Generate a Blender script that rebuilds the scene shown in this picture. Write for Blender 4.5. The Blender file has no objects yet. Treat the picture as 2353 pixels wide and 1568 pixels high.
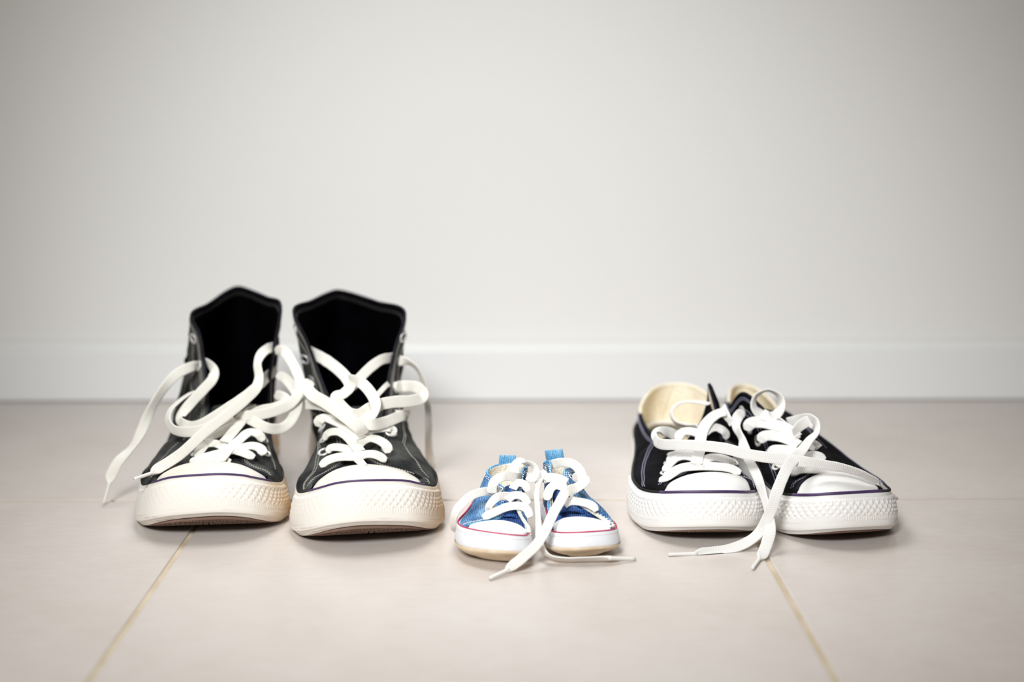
import bpy, bmesh, math, random
from mathutils import Vector, Matrix, noise
from mathutils.bvhtree import BVHTree

random.seed(7)
C = bpy.context.scene
COL = C.collection
PI = math.pi

# ------------------------------------------------------------------ camera, world, lights, exposure
F, CX, CY = 3268.0, 1176.5, 784.0            # 50 mm lens on a 36 mm sensor, 2353 x 1568 frame
CAM_H = 0.309
PITCH, YAW = math.radians(10.13), math.radians(0.5)
cam_d = bpy.data.cameras.new('camera')
cam = bpy.data.objects.new('camera', cam_d)
COL.objects.link(cam)
cam.location = (0, 0, CAM_H)
cam.rotation_euler = (PI / 2 - PITCH, 0, -YAW)
cam_d.sensor_width = 36.0
cam_d.lens = F * 36.0 / 2353.0
cam_d.dof.use_dof = True
cam_d.dof.focus_distance = 0.985
cam_d.dof.aperture_fstop = 2.8
cam_d.clip_start = 0.01
C.camera = cam
CAM_O = Vector((0, 0, CAM_H))
CAM_R = Matrix.Rotation(-YAW, 3, 'Z') @ Matrix.Rotation(PI / 2 - PITCH, 3, 'X')

w = bpy.data.worlds.new('world'); C.world = w
w.use_nodes = True
w.node_tree.nodes['Background'].inputs[0].default_value = (1.0, 0.90, 0.75, 1)
w.node_tree.nodes['Background'].inputs[1].default_value = 0.150


def area(name, loc, target, sx, sy, power, col):
    d = bpy.data.lights.new(name, 'AREA'); d.shape = 'RECTANGLE'; d.size = sx; d.size_y = sy
    d.energy = power; d.color = col
    o = bpy.data.objects.new(name, d); COL.objects.link(o); o.location = loc
    o.rotation_euler = (Vector(target) - Vector(loc)).to_track_quat('-Z', 'Y').to_euler()
    return o


key_d = bpy.data.lights.new('vignette_spot', 'SPOT')            # added key spot above and left of the camera; soft cone imitates a vignette
key_d.energy = 119.0; key_d.color = (0.965, 0.985, 1.0); key_d.spot_size = 0.78; key_d.spot_blend = 1.0; key_d.shadow_soft_size = 0.22
key = bpy.data.objects.new('vignette_spot', key_d); COL.objects.link(key); key.location = (-0.32, -0.26, 1.02)
key.rotation_euler = (Vector((0.017, 1.30, 0.045)) - key.location).to_track_quat('-Z', 'Y').to_euler()
area('toe_shadow_light', (-0.10, 1.27, 0.80), (0.02, 0.86, 0.0), 0.34, 0.34, 1.45, (0.97, 0.985, 1.0)).data.spread = math.radians(84)  # added unseen area light behind the shoes, throws toe shadows forward


C.view_settings.view_transform = 'Standard'
C.view_settings.look = 'None'
C.view_settings.gamma = 1.0
C.view_settings.use_curve_mapping = False
C.view_settings.exposure = 0.05

# ------------------------------------------------------------------ measuring helpers


def ray(px, py):
    return (CAM_R @ Vector(((px - CX) / F, -(py - CY) / F, -1.0))).normalized()


def at(px, py, Y):
    """point seen at a pixel of the photograph, standing at depth Y in the room"""
    d = ray(px, py)
    return CAM_O + d * (Y / d.y)


def on_floor(px, py, z=0.0):
    d = ray(px, py)
    return CAM_O + d * ((z - CAM_H) / d.z)


def lerp(a, b, t):
    return a + (b - a) * t


def clamp(x, a=0.0, b=1.0):
    return max(a, min(b, x))


def smooth(x):
    x = clamp(x)
    return x * x * (3 - 2 * x)


def cr(P, u):
    """Catmull-Rom through P (numbers or vectors), u in 0..1"""
    n = len(P) - 1
    t = clamp(u) * n
    i = min(int(t), n - 1)
    t -= i
    p1, p2 = P[i], P[i + 1]
    p0 = P[i - 1] if i > 0 else p1 * 2 - p2
    p3 = P[i + 2] if i + 2 <= n else p2 * 2 - p1
    return (p1 * 2 + (p2 - p0) * t + (p0 * 2 - p1 * 5 + p2 * 4 - p3) * (t * t) + (p1 * 3 - p0 - p2 * 3 + p3) * (t * t * t)) * 0.5


def interp(tab, x):
    tab = sorted(tab)
    if x <= tab[0][0]: return tab[0][1]
    for (a, b), (c, d) in zip(tab, tab[1:]):
        if x <= c: return b + (d - b) * (x - a) / (c - a)
    return tab[-1][1]


# ------------------------------------------------------------------ materials
class NT:
    def __init__(s, name):
        s.m = bpy.data.materials.new(name); s.m.use_nodes = True
        s.t = s.m.node_tree; s.b = s.t.nodes['Principled BSDF']

    def n(s, kind, **kw):
        nd = s.t.nodes.new(kind)
        for k, v in kw.items():
            if k in nd.inputs: nd.inputs[k].default_value = v
            else: setattr(nd, k, v)
        return nd

    def l(s, a, b): s.t.links.new(a, b)

    def coord(s, kind='Object', scale=(1, 1, 1), rot=(0, 0, 0)):
        tc = s.n('ShaderNodeTexCoord'); mp = s.n('ShaderNodeMapping')
        mp.inputs['Scale'].default_value = scale; mp.inputs['Rotation'].default_value = rot
        s.l(tc.outputs[kind], mp.inputs[0]); return mp.outputs[0]

    def ramp(s, fac, stops):
        r = s.n('ShaderNodeValToRGB'); e = r.color_ramp.elements
        while len(e) < len(stops): e.new(0.5)
        for k, (p, c) in enumerate(stops):
            e[k].position = p; e[k].color = tuple(c) + (1,)
        s.l(fac, r.inputs[0]); return r.outputs[0]

    def mix(s, fac, a, b, mode='MIX'):
        m = s.n('ShaderNodeMix', data_type='RGBA', blend_type=mode)
        for sock, v in ((m.inputs[0], fac), (m.inputs[6], a), (m.inputs[7], b)):
            if hasattr(v, 'links'): s.l(v, sock)
            elif isinstance(v, (int, float)): sock.default_value = v
            else: sock.default_value = tuple(v) + (1,)
        return m.outputs[2]

    def bump(s, h, strength, dist=0.001, prev=None):
        b = s.n('ShaderNodeBump'); b.inputs['Strength'].default_value = strength; b.inputs['Distance'].default_value = dist
        s.l(h, b.inputs['Height'])
        if prev is not None: s.l(prev, b.inputs['Normal'])
        return b.outputs[0]

    def base(s, c):
        if hasattr(c, 'links'): s.l(c, s.b.inputs['Base Color'])
        else: s.b.inputs['Base Color'].default_value = tuple(c) + (1,)

    def rough(s, v): s.b.inputs['Roughness'].default_value = v

    def spec(s, v): s.b.inputs['Specular IOR Level'].default_value = v

    def norm(s, o): s.l(o, s.b.inputs['Normal'])


def srgb(r, g, b):
    return tuple(((c / 255 / 12.92) if c / 255 <= 0.04045 else ((c / 255 + 0.055) / 1.055) ** 2.4) for c in (r, g, b))


def canvas(name, dark, light, weave=1500, rough=0.9, spec=0.1):
    k = NT(name); co = k.coord()
    nz = k.n('ShaderNodeTexNoise', Scale=38.0, Detail=5.0); k.l(co, nz.inputs['Vector'])
    fi = k.n('ShaderNodeTexNoise', Scale=1400.0, Detail=2.0); k.l(co, fi.inputs['Vector'])
    c = k.ramp(nz.outputs[0], [(0.35, dark), (0.75, light)])
    f = k.ramp(fi.outputs[0], [(0.35, (0.72, 0.72, 0.72)), (0.68, (1.3, 1.3, 1.3))])
    k.base(k.mix(1.0, c, f, 'MULTIPLY'))
    wv = k.n('ShaderNodeTexWave', Scale=weave / 6.0, Distortion=0.0); k.l(k.coord('Object', rot=(0.5, 0.3, 0.7)), wv.inputs['Vector'])
    b1 = k.bump(wv.outputs['Fac'], 0.25, 0.0003)
    k.norm(k.bump(fi.outputs[0], 0.35, 0.0004, b1)); k.rough(rough); k.spec(spec)
    return k.m


def denim(name, dark, mid, light):
    k = NT(name)
    co = k.coord('Object', rot=(0.1, 0.22, 0.12))
    wv = k.n('ShaderNodeTexWave', Scale=250.0, Distortion=3.0, Detail=3.0); wv.inputs['Detail Scale'].default_value = 2.0
    k.l(co, wv.inputs['Vector'])
    nz = k.n('ShaderNodeTexNoise', Scale=75.0, Detail=4.0); k.l(k.coord(), nz.inputs['Vector'])
    fi = k.n('ShaderNodeTexNoise', Scale=1700.0, Detail=2.0); k.l(k.coord(), fi.inputs['Vector'])
    a = k.ramp(nz.outputs[0], [(0.3, dark), (0.55, mid), (0.8, light)])
    st = k.ramp(wv.outputs['Fac'], [(0.3, (0.5, 0.56, 0.62)), (0.8, (1.5, 1.42, 1.34))])
    c = k.mix(0.85, a, st, 'MULTIPLY')
    fl = k.ramp(fi.outputs[0], [(0.56, (0, 0, 0)), (0.7, (1, 1, 1))])
    sep = k.n('ShaderNodeRGBToBW'); k.l(fl, sep.inputs[0])
    k.base(k.mix(sep.outputs[0], c, light))
    k.norm(k.bump(wv.outputs['Fac'], 0.4, 0.0004, k.bump(fi.outputs[0], 0.3, 0.0004)))
    k.rough(0.85); k.spec(0.2)
    return k.m


def rubber(name, white, stain, dirt, amount=0.5, rough=0.45, side=False):
    k = NT(name)
    co = k.coord()
    n1 = k.n('ShaderNodeTexNoise', Scale=22.0, Detail=6.0, Roughness=0.6); k.l(co, n1.inputs['Vector'])
    n2 = k.n('ShaderNodeTexNoise', Scale=9.0, Detail=3.0); k.l(k.coord('Object', scale=(1, 1, 5)), n2.inputs['Vector'])
    n3 = k.n('ShaderNodeTexNoise', Scale=60.0, Detail=6.0, Roughness=0.7); k.l(k.coord('Object', scale=(1, 1, 3.5)), n3.inputs['Vector'])
    f1 = k.ramp(n2.outputs[0], [(0.25, (0, 0, 0)), (0.6, (1, 1, 1))] if side else [(0.62 - 0.28 * amount, (0, 0, 0)), (0.85, (1, 1, 1))])
    if side:                               # handling stains sit on one flank of the bumper (u = arc length from the toe tip)
        tc = k.n('ShaderNodeTexCoord'); sp = k.n('ShaderNodeSeparateXYZ'); k.l(tc.outputs['UV'], sp.inputs[0])
        r1 = k.n('ShaderNodeMapRange'); k.l(sp.outputs[0], r1.inputs[0])
        r1.inputs['From Min'].default_value = 0.028; r1.inputs['From Max'].default_value = 0.075; r1.inputs['To Min'].default_value = 0.06
        r2 = k.n('ShaderNodeMapRange'); k.l(sp.outputs[0], r2.inputs[0])
        r2.inputs['From Min'].default_value = 0.25; r2.inputs['From Max'].default_value = 0.45; r2.inputs['To Min'].default_value = 1.0; r2.inputs['To Max'].default_value = 0.3
        m1 = k.n('ShaderNodeMath', operation='MULTIPLY'); k.l(r1.outputs[0], m1.inputs[0]); k.l(r2.outputs[0], m1.inputs[1])
        m2 = k.n('ShaderNodeMath', operation='MULTIPLY'); k.l(m1.outputs[0], m2.inputs[0]); k.l(f1, m2.inputs[1])
        f1 = m2.outputs[0]
    c = k.mix(f1, white, stain)
    f2 = k.ramp(n3.outputs[0], [(0.74 - 0.14 * amount, (0, 0, 0)), (0.86, (1, 1, 1))])
    sc = k.n('ShaderNodeMath', operation='MULTIPLY'); k.l(f2, sc.inputs[0]); sc.inputs[1].default_value = 0.75 * min(1, amount * 1.5)
    c = k.mix(sc.outputs[0], c, dirt)
    if side:
        n4 = k.n('ShaderNodeTexNoise', Scale=1.0, Detail=5.0, Roughness=0.6)
        mp = k.n('ShaderNodeMapping'); mp.inputs['Scale'].default_value = (26, 14, 1); k.l(tc.outputs['UV'], mp.inputs[0]); k.l(mp.outputs[0], n4.inputs['Vector'])
        f4 = k.ramp(n4.outputs[0], [(0.54, (0, 0, 0)), (0.68, (1, 1, 1))])
        bd = k.ramp(sp.outputs[1], [(0.0, (.8, .8, .8)), (0.10, (1, 1, 1)), (0.34, (0, 0, 0))])
        c = k.mix(k.mix(1.0, f4, bd, 'MULTIPLY'), c, srgb(176, 138, 112))
    k.base(c)
    k.norm(k.bump(n1.outputs[0], 0.12, 0.0006)); k.rough(rough); k.spec(0.35)
    return k.m


def cotton(name, col, col2):
    k = NT(name)
    tc = k.n('ShaderNodeTexCoord'); sp = k.n('ShaderNodeSeparateXYZ'); k.l(tc.outputs['UV'], sp.inputs[0])

    def mth(op, a, b=None):
        m = k.n('ShaderNodeMath', operation=op)
        for i, v in enumerate((a, b)):
            if v is None: continue
            if hasattr(v, 'links'): k.l(v, m.inputs[i])
            else: m.inputs[i].default_value = v
        return m.outputs[0]
    # herringbone braid: u runs along the lace in metres, v across it in 0..1
    v = mth('ABSOLUTE', mth('SUBTRACT', mth('FRACT', mth('MULTIPLY', sp.outputs[1], 2.0)), 0.5))
    ph = mth('ADD', mth('MULTIPLY', sp.outputs[0], 2 * PI / 0.0013), mth('MULTIPLY', v, 2 * PI * 1.3))
    s1 = mth('ADD', mth('MULTIPLY', mth('SINE', ph), 0.5), 0.5)
    nz = k.n('ShaderNodeTexNoise', Scale=900.0, Detail=2.0); k.l(k.coord(), nz.inputs['Vector'])
    h = mth('ADD', s1, mth('MULTIPLY', nz.outputs[0], 0.8))
    k.base(k.ramp(s1, [(0.0, col2), (0.6, col)]))
    k.norm(k.bump(h, 0.4, 0.0003)); k.rough(0.9); k.spec(0.15)
    k.b.inputs['Sheen Weight'].default_value = 0.2
    return k.m


def plain(name, col, rough=0.5, metal=0.0, spec=0.5, nscale=0, nstr=0.1, var=None):
    k = NT(name); k.base(col); k.rough(rough); k.spec(spec); k.b.inputs['Metallic'].default_value = metal
    if nscale:
        nz = k.n('ShaderNodeTexNoise', Scale=nscale, Detail=4.0); k.l(k.coord(), nz.inputs['Vector'])
        k.norm(k.bump(nz.outputs[0], nstr, 0.0005))
        if var: k.base(k.ramp(nz.outputs[0], [(0.3, var), (0.7, col)]))
    return k.m


M = {}
M['canvas_worn'] = canvas('worn_black_canvas', srgb(34, 35, 35), srgb(92, 93, 89))
M['canvas_black'] = canvas('black_canvas', srgb(10, 10, 13), srgb(26, 26, 30), spec=0.06)
M['lining_black'] = canvas('black_lining', srgb(2, 2, 4), srgb(5, 5, 8), spec=0.02)
M['lining_cream'] = canvas('cream_lining', srgb(228, 214, 186), srgb(247, 239, 220))
M['lining_ivory'] = canvas('ivory_lining', srgb(226, 216, 196), srgb(244, 238, 224))
M['piping_dark'] = canvas('dark_piping', srgb(24, 24, 28), srgb(46, 46, 54))
M['welt'] = canvas('charcoal_welt', srgb(38, 38, 38), srgb(70, 69, 66), spec=0.05)
M['piping_navy'] = canvas('navy_piping', srgb(22, 22, 28), srgb(46, 46, 56))
M['thread_grey'] = plain('grey_thread', srgb(168, 164, 156), 0.9, spec=0.1)
M['thread_dark'] = plain('dark_thread', srgb(84, 82, 82), 0.9, spec=0.1)
M['thread_lilac'] = plain('lilac_thread', srgb(158, 156, 176), 0.9, spec=0.1)
M['thread_white'] = plain('white_thread', srgb(225, 228, 232), 0.9, spec=0.1)
M['thread_tan'] = plain('tan_thread', srgb(196, 190, 180), 0.9, spec=0.1)
M['rubber_old'] = rubber('aged_white_rubber', srgb(241, 237, 229), srgb(200, 162, 112), srgb(120, 88, 62), 0.75, side=True)
M['rubber_cap'] = rubber('worn_toe_rubber', srgb(228, 223, 214), srgb(222, 208, 186), srgb(176, 168, 156), 0.4, 0.42)
M['rubber_new'] = rubber('white_rubber', srgb(244, 242, 238), srgb(238, 230, 218), srgb(205, 190, 170), 0.2)
M['rubber_new_cap'] = rubber('clean_toe_rubber', srgb(232, 230, 227), srgb(226, 222, 214), srgb(190, 184, 178), 0.15, 0.36)
M['outsole'] = rubber('brown_outsole_rubber', srgb(128, 102, 88), srgb(98, 74, 62), srgb(60, 42, 36), 0.5, 0.7)
M['stripe'] = plain('dark_violet_stripe', srgb(58, 40, 78), 0.45, nscale=90, var=srgb(84, 60, 104))
M['stripe_red'] = plain('raspberry_stripe', srgb(186, 46, 90), 0.5)
M['stripe_black'] = plain('black_rubber', srgb(24, 24, 24), 0.5)
M['metal'] = plain('eyelet_metal', srgb(232, 232, 230), 0.34, 0.55)
M['enamel'] = plain('white_enamel', srgb(226, 222, 214), 0.3)
M['lace_old'] = cotton('aged_cotton_lace', srgb(234, 231, 222), srgb(213, 208, 197))
M['lace_white'] = cotton('white_cotton_lace', srgb(238, 236, 232), srgb(218, 214, 208))
M['lace_baby'] = cotton('cream_cotton_lace', srgb(246, 243, 237), srgb(234, 230, 222))
M['aglet'] = plain('white_plastic', srgb(232, 230, 224), 0.3)
M['denim'] = denim('blue_denim', srgb(40, 74, 120), srgb(66, 112, 160), srgb(164, 196, 216))
M['denim_light'] = denim('faded_denim', srgb(62, 128, 178), srgb(104, 166, 206), srgb(180, 214, 232))
M['denim_deep'] = denim('deep_blue_denim', srgb(30, 58, 112), srgb(48, 84, 148), srgb(120, 156, 204))
M['leather'] = plain('white_leather', srgb(240, 242, 246), 0.5, spec=0.3, nscale=420, nstr=0.12)
M['baby_sole'] = plain('cream_soft_sole', srgb(238, 222, 196), 0.6, spec=0.3, nscale=130, nstr=0.1, var=srgb(228, 204, 172))

# ------------------------------------------------------------------ mesh helpers


def link(name, me, mat, parent=None, kind=None, label=None):
    o = bpy.data.objects.new(name, me); COL.objects.link(o)
    if mat: me.materials.append(mat)
    if parent:
        o.parent = parent
        base = Vector((0, 0, 0)); p = parent
        while p: base += p.location; p = p.parent
        me.transform(Matrix.Translation(-base))
    if kind: o['kind'] = kind
    if label: o['label'] = label
    return o


def raw(name, V, Fc, mat, parent=None, uv=None, smooth_=True, kind=None, label=None):
    me = bpy.data.meshes.new(name)
    me.from_pydata([tuple(v) for v in V], [], Fc)
    if uv:
        lay = me.uv_layers.new(name='UVMap')
        for lp in me.loops: lay.data[lp.index].uv = uv[lp.vertex_index]
    if smooth_:
        me.polygons.foreach_set('use_smooth', [True] * len(me.polygons))
    bm = bmesh.new(); bm.from_mesh(me); bmesh.ops.recalc_face_normals(bm, faces=bm.faces[:]); bm.to_mesh(me); bm.free()
    me.update()
    return link(name, me, mat, parent, kind, label)


def grid_faces(nu, nv, cu=False, cv=False, off=0):
    f = []
    for i in range(nu if cu else nu - 1):
        for j in range(nv if cv else nv - 1):
            i2, j2 = (i + 1) % nu, (j + 1) % nv
            f.append((off + i * nv + j, off + i2 * nv + j, off + i2 * nv + j2, off + i * nv + j2))
    return f


def normals(G):
    nu, nv = len(G), len(G[0])
    N = []
    for i in range(nu):
        row = []
        for j in range(nv):
            du = G[min(i + 1, nu - 1)][j] - G[max(i - 1, 0)][j]
            dv = G[i][min(j + 1, nv - 1)] - G[i][max(j - 1, 0)]
            n = du.cross(dv)
            row.append(n.normalized() if n.length > 1e-12 else (row[-1] if row else Vector((0, 0, 1))))
        N.append(row)
    for i in range(nu):                       # soften degenerate ends
        if nv > 2 and N[i][0].dot(N[i][1]) < 0.2: N[i][0] = N[i][1]
        if nv > 2 and N[i][-1].dot(N[i][-2]) < 0.2: N[i][-1] = N[i][-2]
    return N


def shell(name, G, N, o0, o1, mat, parent, **kw):
    """closed sheet between offsets o0 and o1 along the normals"""
    nu, nv = len(G), len(G[0])
    V = [G[i][j] + N[i][j] * o0 for i in range(nu) for j in range(nv)]
    V += [G[i][j] + N[i][j] * o1 for i in range(nu) for j in range(nv)]
    Fc = grid_faces(nu, nv)
    k = nu * nv
    Fc += [tuple(reversed([a + k for a in q])) for q in grid_faces(nu, nv)]
    for i in range(nu - 1):
        for j in (0, nv - 1):
            a, b = i * nv + j, (i + 1) * nv + j; Fc.append((a, b, b + k, a + k))
    for j in range(nv - 1):
        for i in (0, nu - 1):
            a, b = i * nv + j, i * nv + j + 1; Fc.append((a, b, b + k, a + k))
    return raw(name, V, Fc, mat, parent, **kw)


def tube(name, P, r, mat, parent, sides=8, cap=True, **kw):
    n = len(P); V = []; Fc = []
    up = Vector((0, 0, 1)); prev = None
    for i in range(n):
        t = (P[min(i + 1, n - 1)] - P[max(i - 1, 0)]).normalized()
        if prev is None:
            a = t.cross(up if abs(t.z) < 0.9 else Vector((1, 0, 0))).normalized()
        else:
            a = (prev - t * prev.dot(t)).normalized()
        prev = a; b = t.cross(a)
        rr = r(i / (n - 1)) if callable(r) else r
        for s in range(sides):
            an = 2 * PI * s / sides
            V.append(P[i] + a * (math.cos(an) * rr) + b * (math.sin(an) * rr))
    Fc = grid_faces(n, sides, False, True)
    if cap:
        Fc.append(tuple(range(sides))); Fc.append(tuple(range((n - 1) * sides, n * sides)))
    return raw(name, V, Fc, mat, parent, **kw)


def dashes(name, curves, mat, parent, dash=0.0021, gap=0.0010, wid=0.0006, hgt=0.0004):
    """sewing stitches: curves are lists of (point, normal)"""
    V, Fc = [], []
    for cv in curves:
        acc, d = 0.0, [0.0]
        for (p, _), (q, _) in zip(cv, cv[1:]):
            acc += (q - p).length; d.append(acc)
        if acc < dash: continue

        def ev(s):
            for i in range(len(d) - 1):
                if s <= d[i + 1] or i == len(d) - 2:
                    t = (s - d[i]) / max(1e-9, d[i + 1] - d[i])
                    return cv[i][0].lerp(cv[i + 1][0], t), cv[i][1].lerp(cv[i + 1][1], t)
        s = 0.0
        while s + dash < acc:
            (a, na), (b, nb) = ev(s), ev(s + dash)
            t = (b - a).normalized(); sd = t.cross(na).normalized() * (wid / 2)
            m = (a + b) / 2 + (na + nb) * 0.5 * hgt
            k = len(V)
            V += [a - sd * 0.5, a + sd * 0.5, m - sd, m + sd, b - sd * 0.5, b + sd * 0.5, (a + b) / 2 - sd - na * 0.0003, (a + b) / 2 + sd - na * 0.0003]
            Fc += [(k, k + 1, k + 3, k + 2), (k + 2, k + 3, k + 5, k + 4), (k, k + 2, k + 6), (k + 2, k + 4, k + 6), (k + 1, k + 7, k + 3), (k + 3, k + 7, k + 5), (k, k + 6, k + 7, k + 1), (k + 4, k + 5, k + 7, k + 6)]
            s += dash + gap
    if V:
        return raw(name, V, Fc, mat, parent, smooth_=False, kind='stuff')


def torus(name, c, n, R, r, mat, parent, depth=0.6, **kw):
    n = n.normalized()
    a = n.cross(Vector((0, 0, 1)))
    a = a.normalized() if a.length > 1e-3 else Vector((1, 0, 0))
    b = n.cross(a); V = []
    nu, nv = 20, 8
    for i in range(nu):
        t = 2 * PI * i / nu; e = a * math.cos(t) + b * math.sin(t)
        for j in range(nv):
            s = 2 * PI * j / nv
            V.append(c + e * (R + r * math.cos(s)) + n * (r * depth * math.sin(s)))
    return raw(name, V, grid_faces(nu, nv, True, True), mat, parent, **kw)


def empty(name, loc, label, cat, group=None):
    o = bpy.data.objects.new(name, None); COL.objects.link(o); o.location = loc
    o.empty_display_size = 0.02
    o['label'] = label; o['category'] = cat
    if group: o['group'] = group
    return o


# ------------------------------------------------------------------ the room
WALL_Y = 1.400
BASE_Y = 1.388
BASE_Z = 0.0525


def box(name, lo, hi, mat, parent=None, bev=0.0, kind=None, seg=2):
    bm = bmesh.new()
    bmesh.ops.create_cube(bm, size=1.0)
    for v in bm.verts:
        v.co = Vector([lerp(lo[i], hi[i], v.co[i] + 0.5) for i in range(3)])
    if bev:
        bmesh.ops.bevel(bm, geom=bm.edges[:], offset=bev, segments=seg, affect='EDGES', profile=0.5)
    me = bpy.data.meshes.new(name); bm.to_mesh(me); bm.free()
    if bev: me.polygons.foreach_set('use_smooth', [False] * len(me.polygons))
    return link(name, me, mat, parent, kind)


k = NT('wall_paint')
nz = k.n('ShaderNodeTexNoise', Scale=160.0, Detail=4.0); k.l(k.coord(), nz.inputs['Vector'])
k.base(srgb(236, 235, 232)); k.norm(k.bump(nz.outputs[0], 0.08, 0.0008)); k.rough(0.75); k.spec(0.2)
M['wall'] = k.m
M['skirting'] = plain('skirting_gloss', srgb(236, 237, 237), 0.4, spec=0.35)

k = NT('porcelain_tile')
oi = k.n('ShaderNodeObjectInfo')
n1 = k.n('ShaderNodeTexNoise', Scale=5.0, Detail=6.0, Roughness=0.6); k.l(k.coord(), n1.inputs['Vector'])
n2 = k.n('ShaderNodeTexNoise', Scale=60.0, Detail=5.0, Roughness=0.6); k.l(k.coord('Object', scale=(1, 3, 1)), n2.inputs['Vector'])
c1 = k.ramp(n1.outputs[0], [(0.3, srgb(195, 185, 177)), (0.5, srgb(203, 194, 187)), (0.7, srgb(208, 201, 195))])
c2 = k.ramp(n2.outputs[0], [(0.35, (0.94, 0.93, 0.92)), (0.6, (1, 1, 1))])
k.base(k.mix(0.6, c1, c2, 'MULTIPLY'))
k.rough(0.26); k.spec(0.5)
n3 = k.n('ShaderNodeTexNoise', Scale=14.0, Detail=3.0); k.l(k.coord(), n3.inputs['Vector'])
k.norm(k.bump(n3.outputs[0], 0.05, 0.003))
M['tile'] = k.m
M['grout'] = plain('beige_grout', srgb(208, 195, 174), 0.9, spec=0.1, nscale=30, var=srgb(184, 167, 140))

wall = box('wall_back', (-2.4, WALL_Y, BASE_Z + 0.0065), (2.4, WALL_Y + 0.1, 2.6), M['wall'], kind='structure')
wall_low = box('trim_1', (-2.4, WALL_Y + 0.002, 0.0), (2.4, WALL_Y + 0.1, BASE_Z + 0.0064), M['wall'], kind='structure')
base = box('baseboard_back', (-2.4, BASE_Y, 0.0005), (2.4, WALL_Y + 0.006, BASE_Z), M['skirting'], bev=0.0018, kind='structure')

floor = box('floor', (-2.4, -0.6, -0.05), (2.4, WALL_Y + 0.02, -0.0012), M['grout'], kind='structure')
JL, JR = on_floor(404, 1275.5), on_floor(1778.9, 1311.8)
JY = on_floor(1040, 1149.5).y
TW = JR.x - JL.x
GAP = 0.0034
tile_mesh = None
for i in range(-4, 6):
    for j in range(-3, 1):
        x0, y0 = JL.x + i * TW, JY + j * TW
        if x0 < -2.3 or x0 + TW > 2.3: continue
        if tile_mesh is None:
            t = box('tile', (GAP / 2, GAP / 2, -0.009), (TW - GAP / 2, TW - GAP / 2, 0.0), M['tile'], floor, bev=0.0011, seg=3)
            tile_mesh = t.data; t.location = (x0, y0, 0)
        elif j < 0:
            t = bpy.data.objects.new('tile', tile_mesh); COL.objects.link(t); t.parent = floor; t.location = (x0, y0, 0)
        if j == 0:
            t2 = box('tile', (x0 + GAP / 2, y0 + GAP / 2, -0.009), (x0 + TW - GAP / 2, BASE_Y + 0.004, 0.0), M['tile'], floor, bev=0.0011, seg=3)

# ------------------------------------------------------------------ shoes
LAST = [(0.05, 0), (.25, .012), (.38, .05), (.47, .115), (.50, .2), (.46, .31), (.375, .43), (.315, .56), (.31, .70), (.33, .82),
        (.29, .92), (.17, .985), (0, 1.0), (-.17, .985), (-.29, .92), (-.34, .82), (-.36, .70), (-.40, .56), (-.465, .40), (-.50, .27),
        (-.47, .16), (-.39, .08), (-.24, .024)]
BABY_LAST = [(0.06, 0), (.25, .02), (.40, .075), (.48, .16), (.50, .27), (.46, .40), (.40, .55), (.36, .70), (.34, .82),
             (.29, .92), (.17, .985), (0, 1.0), (-.17, .985), (-.29, .92), (-.35, .82), (-.38, .70), (-.42, .55), (-.48, .40), (-.50, .29),
             (-.47, .18), (-.39, .095), (-.22, .03)]


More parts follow.
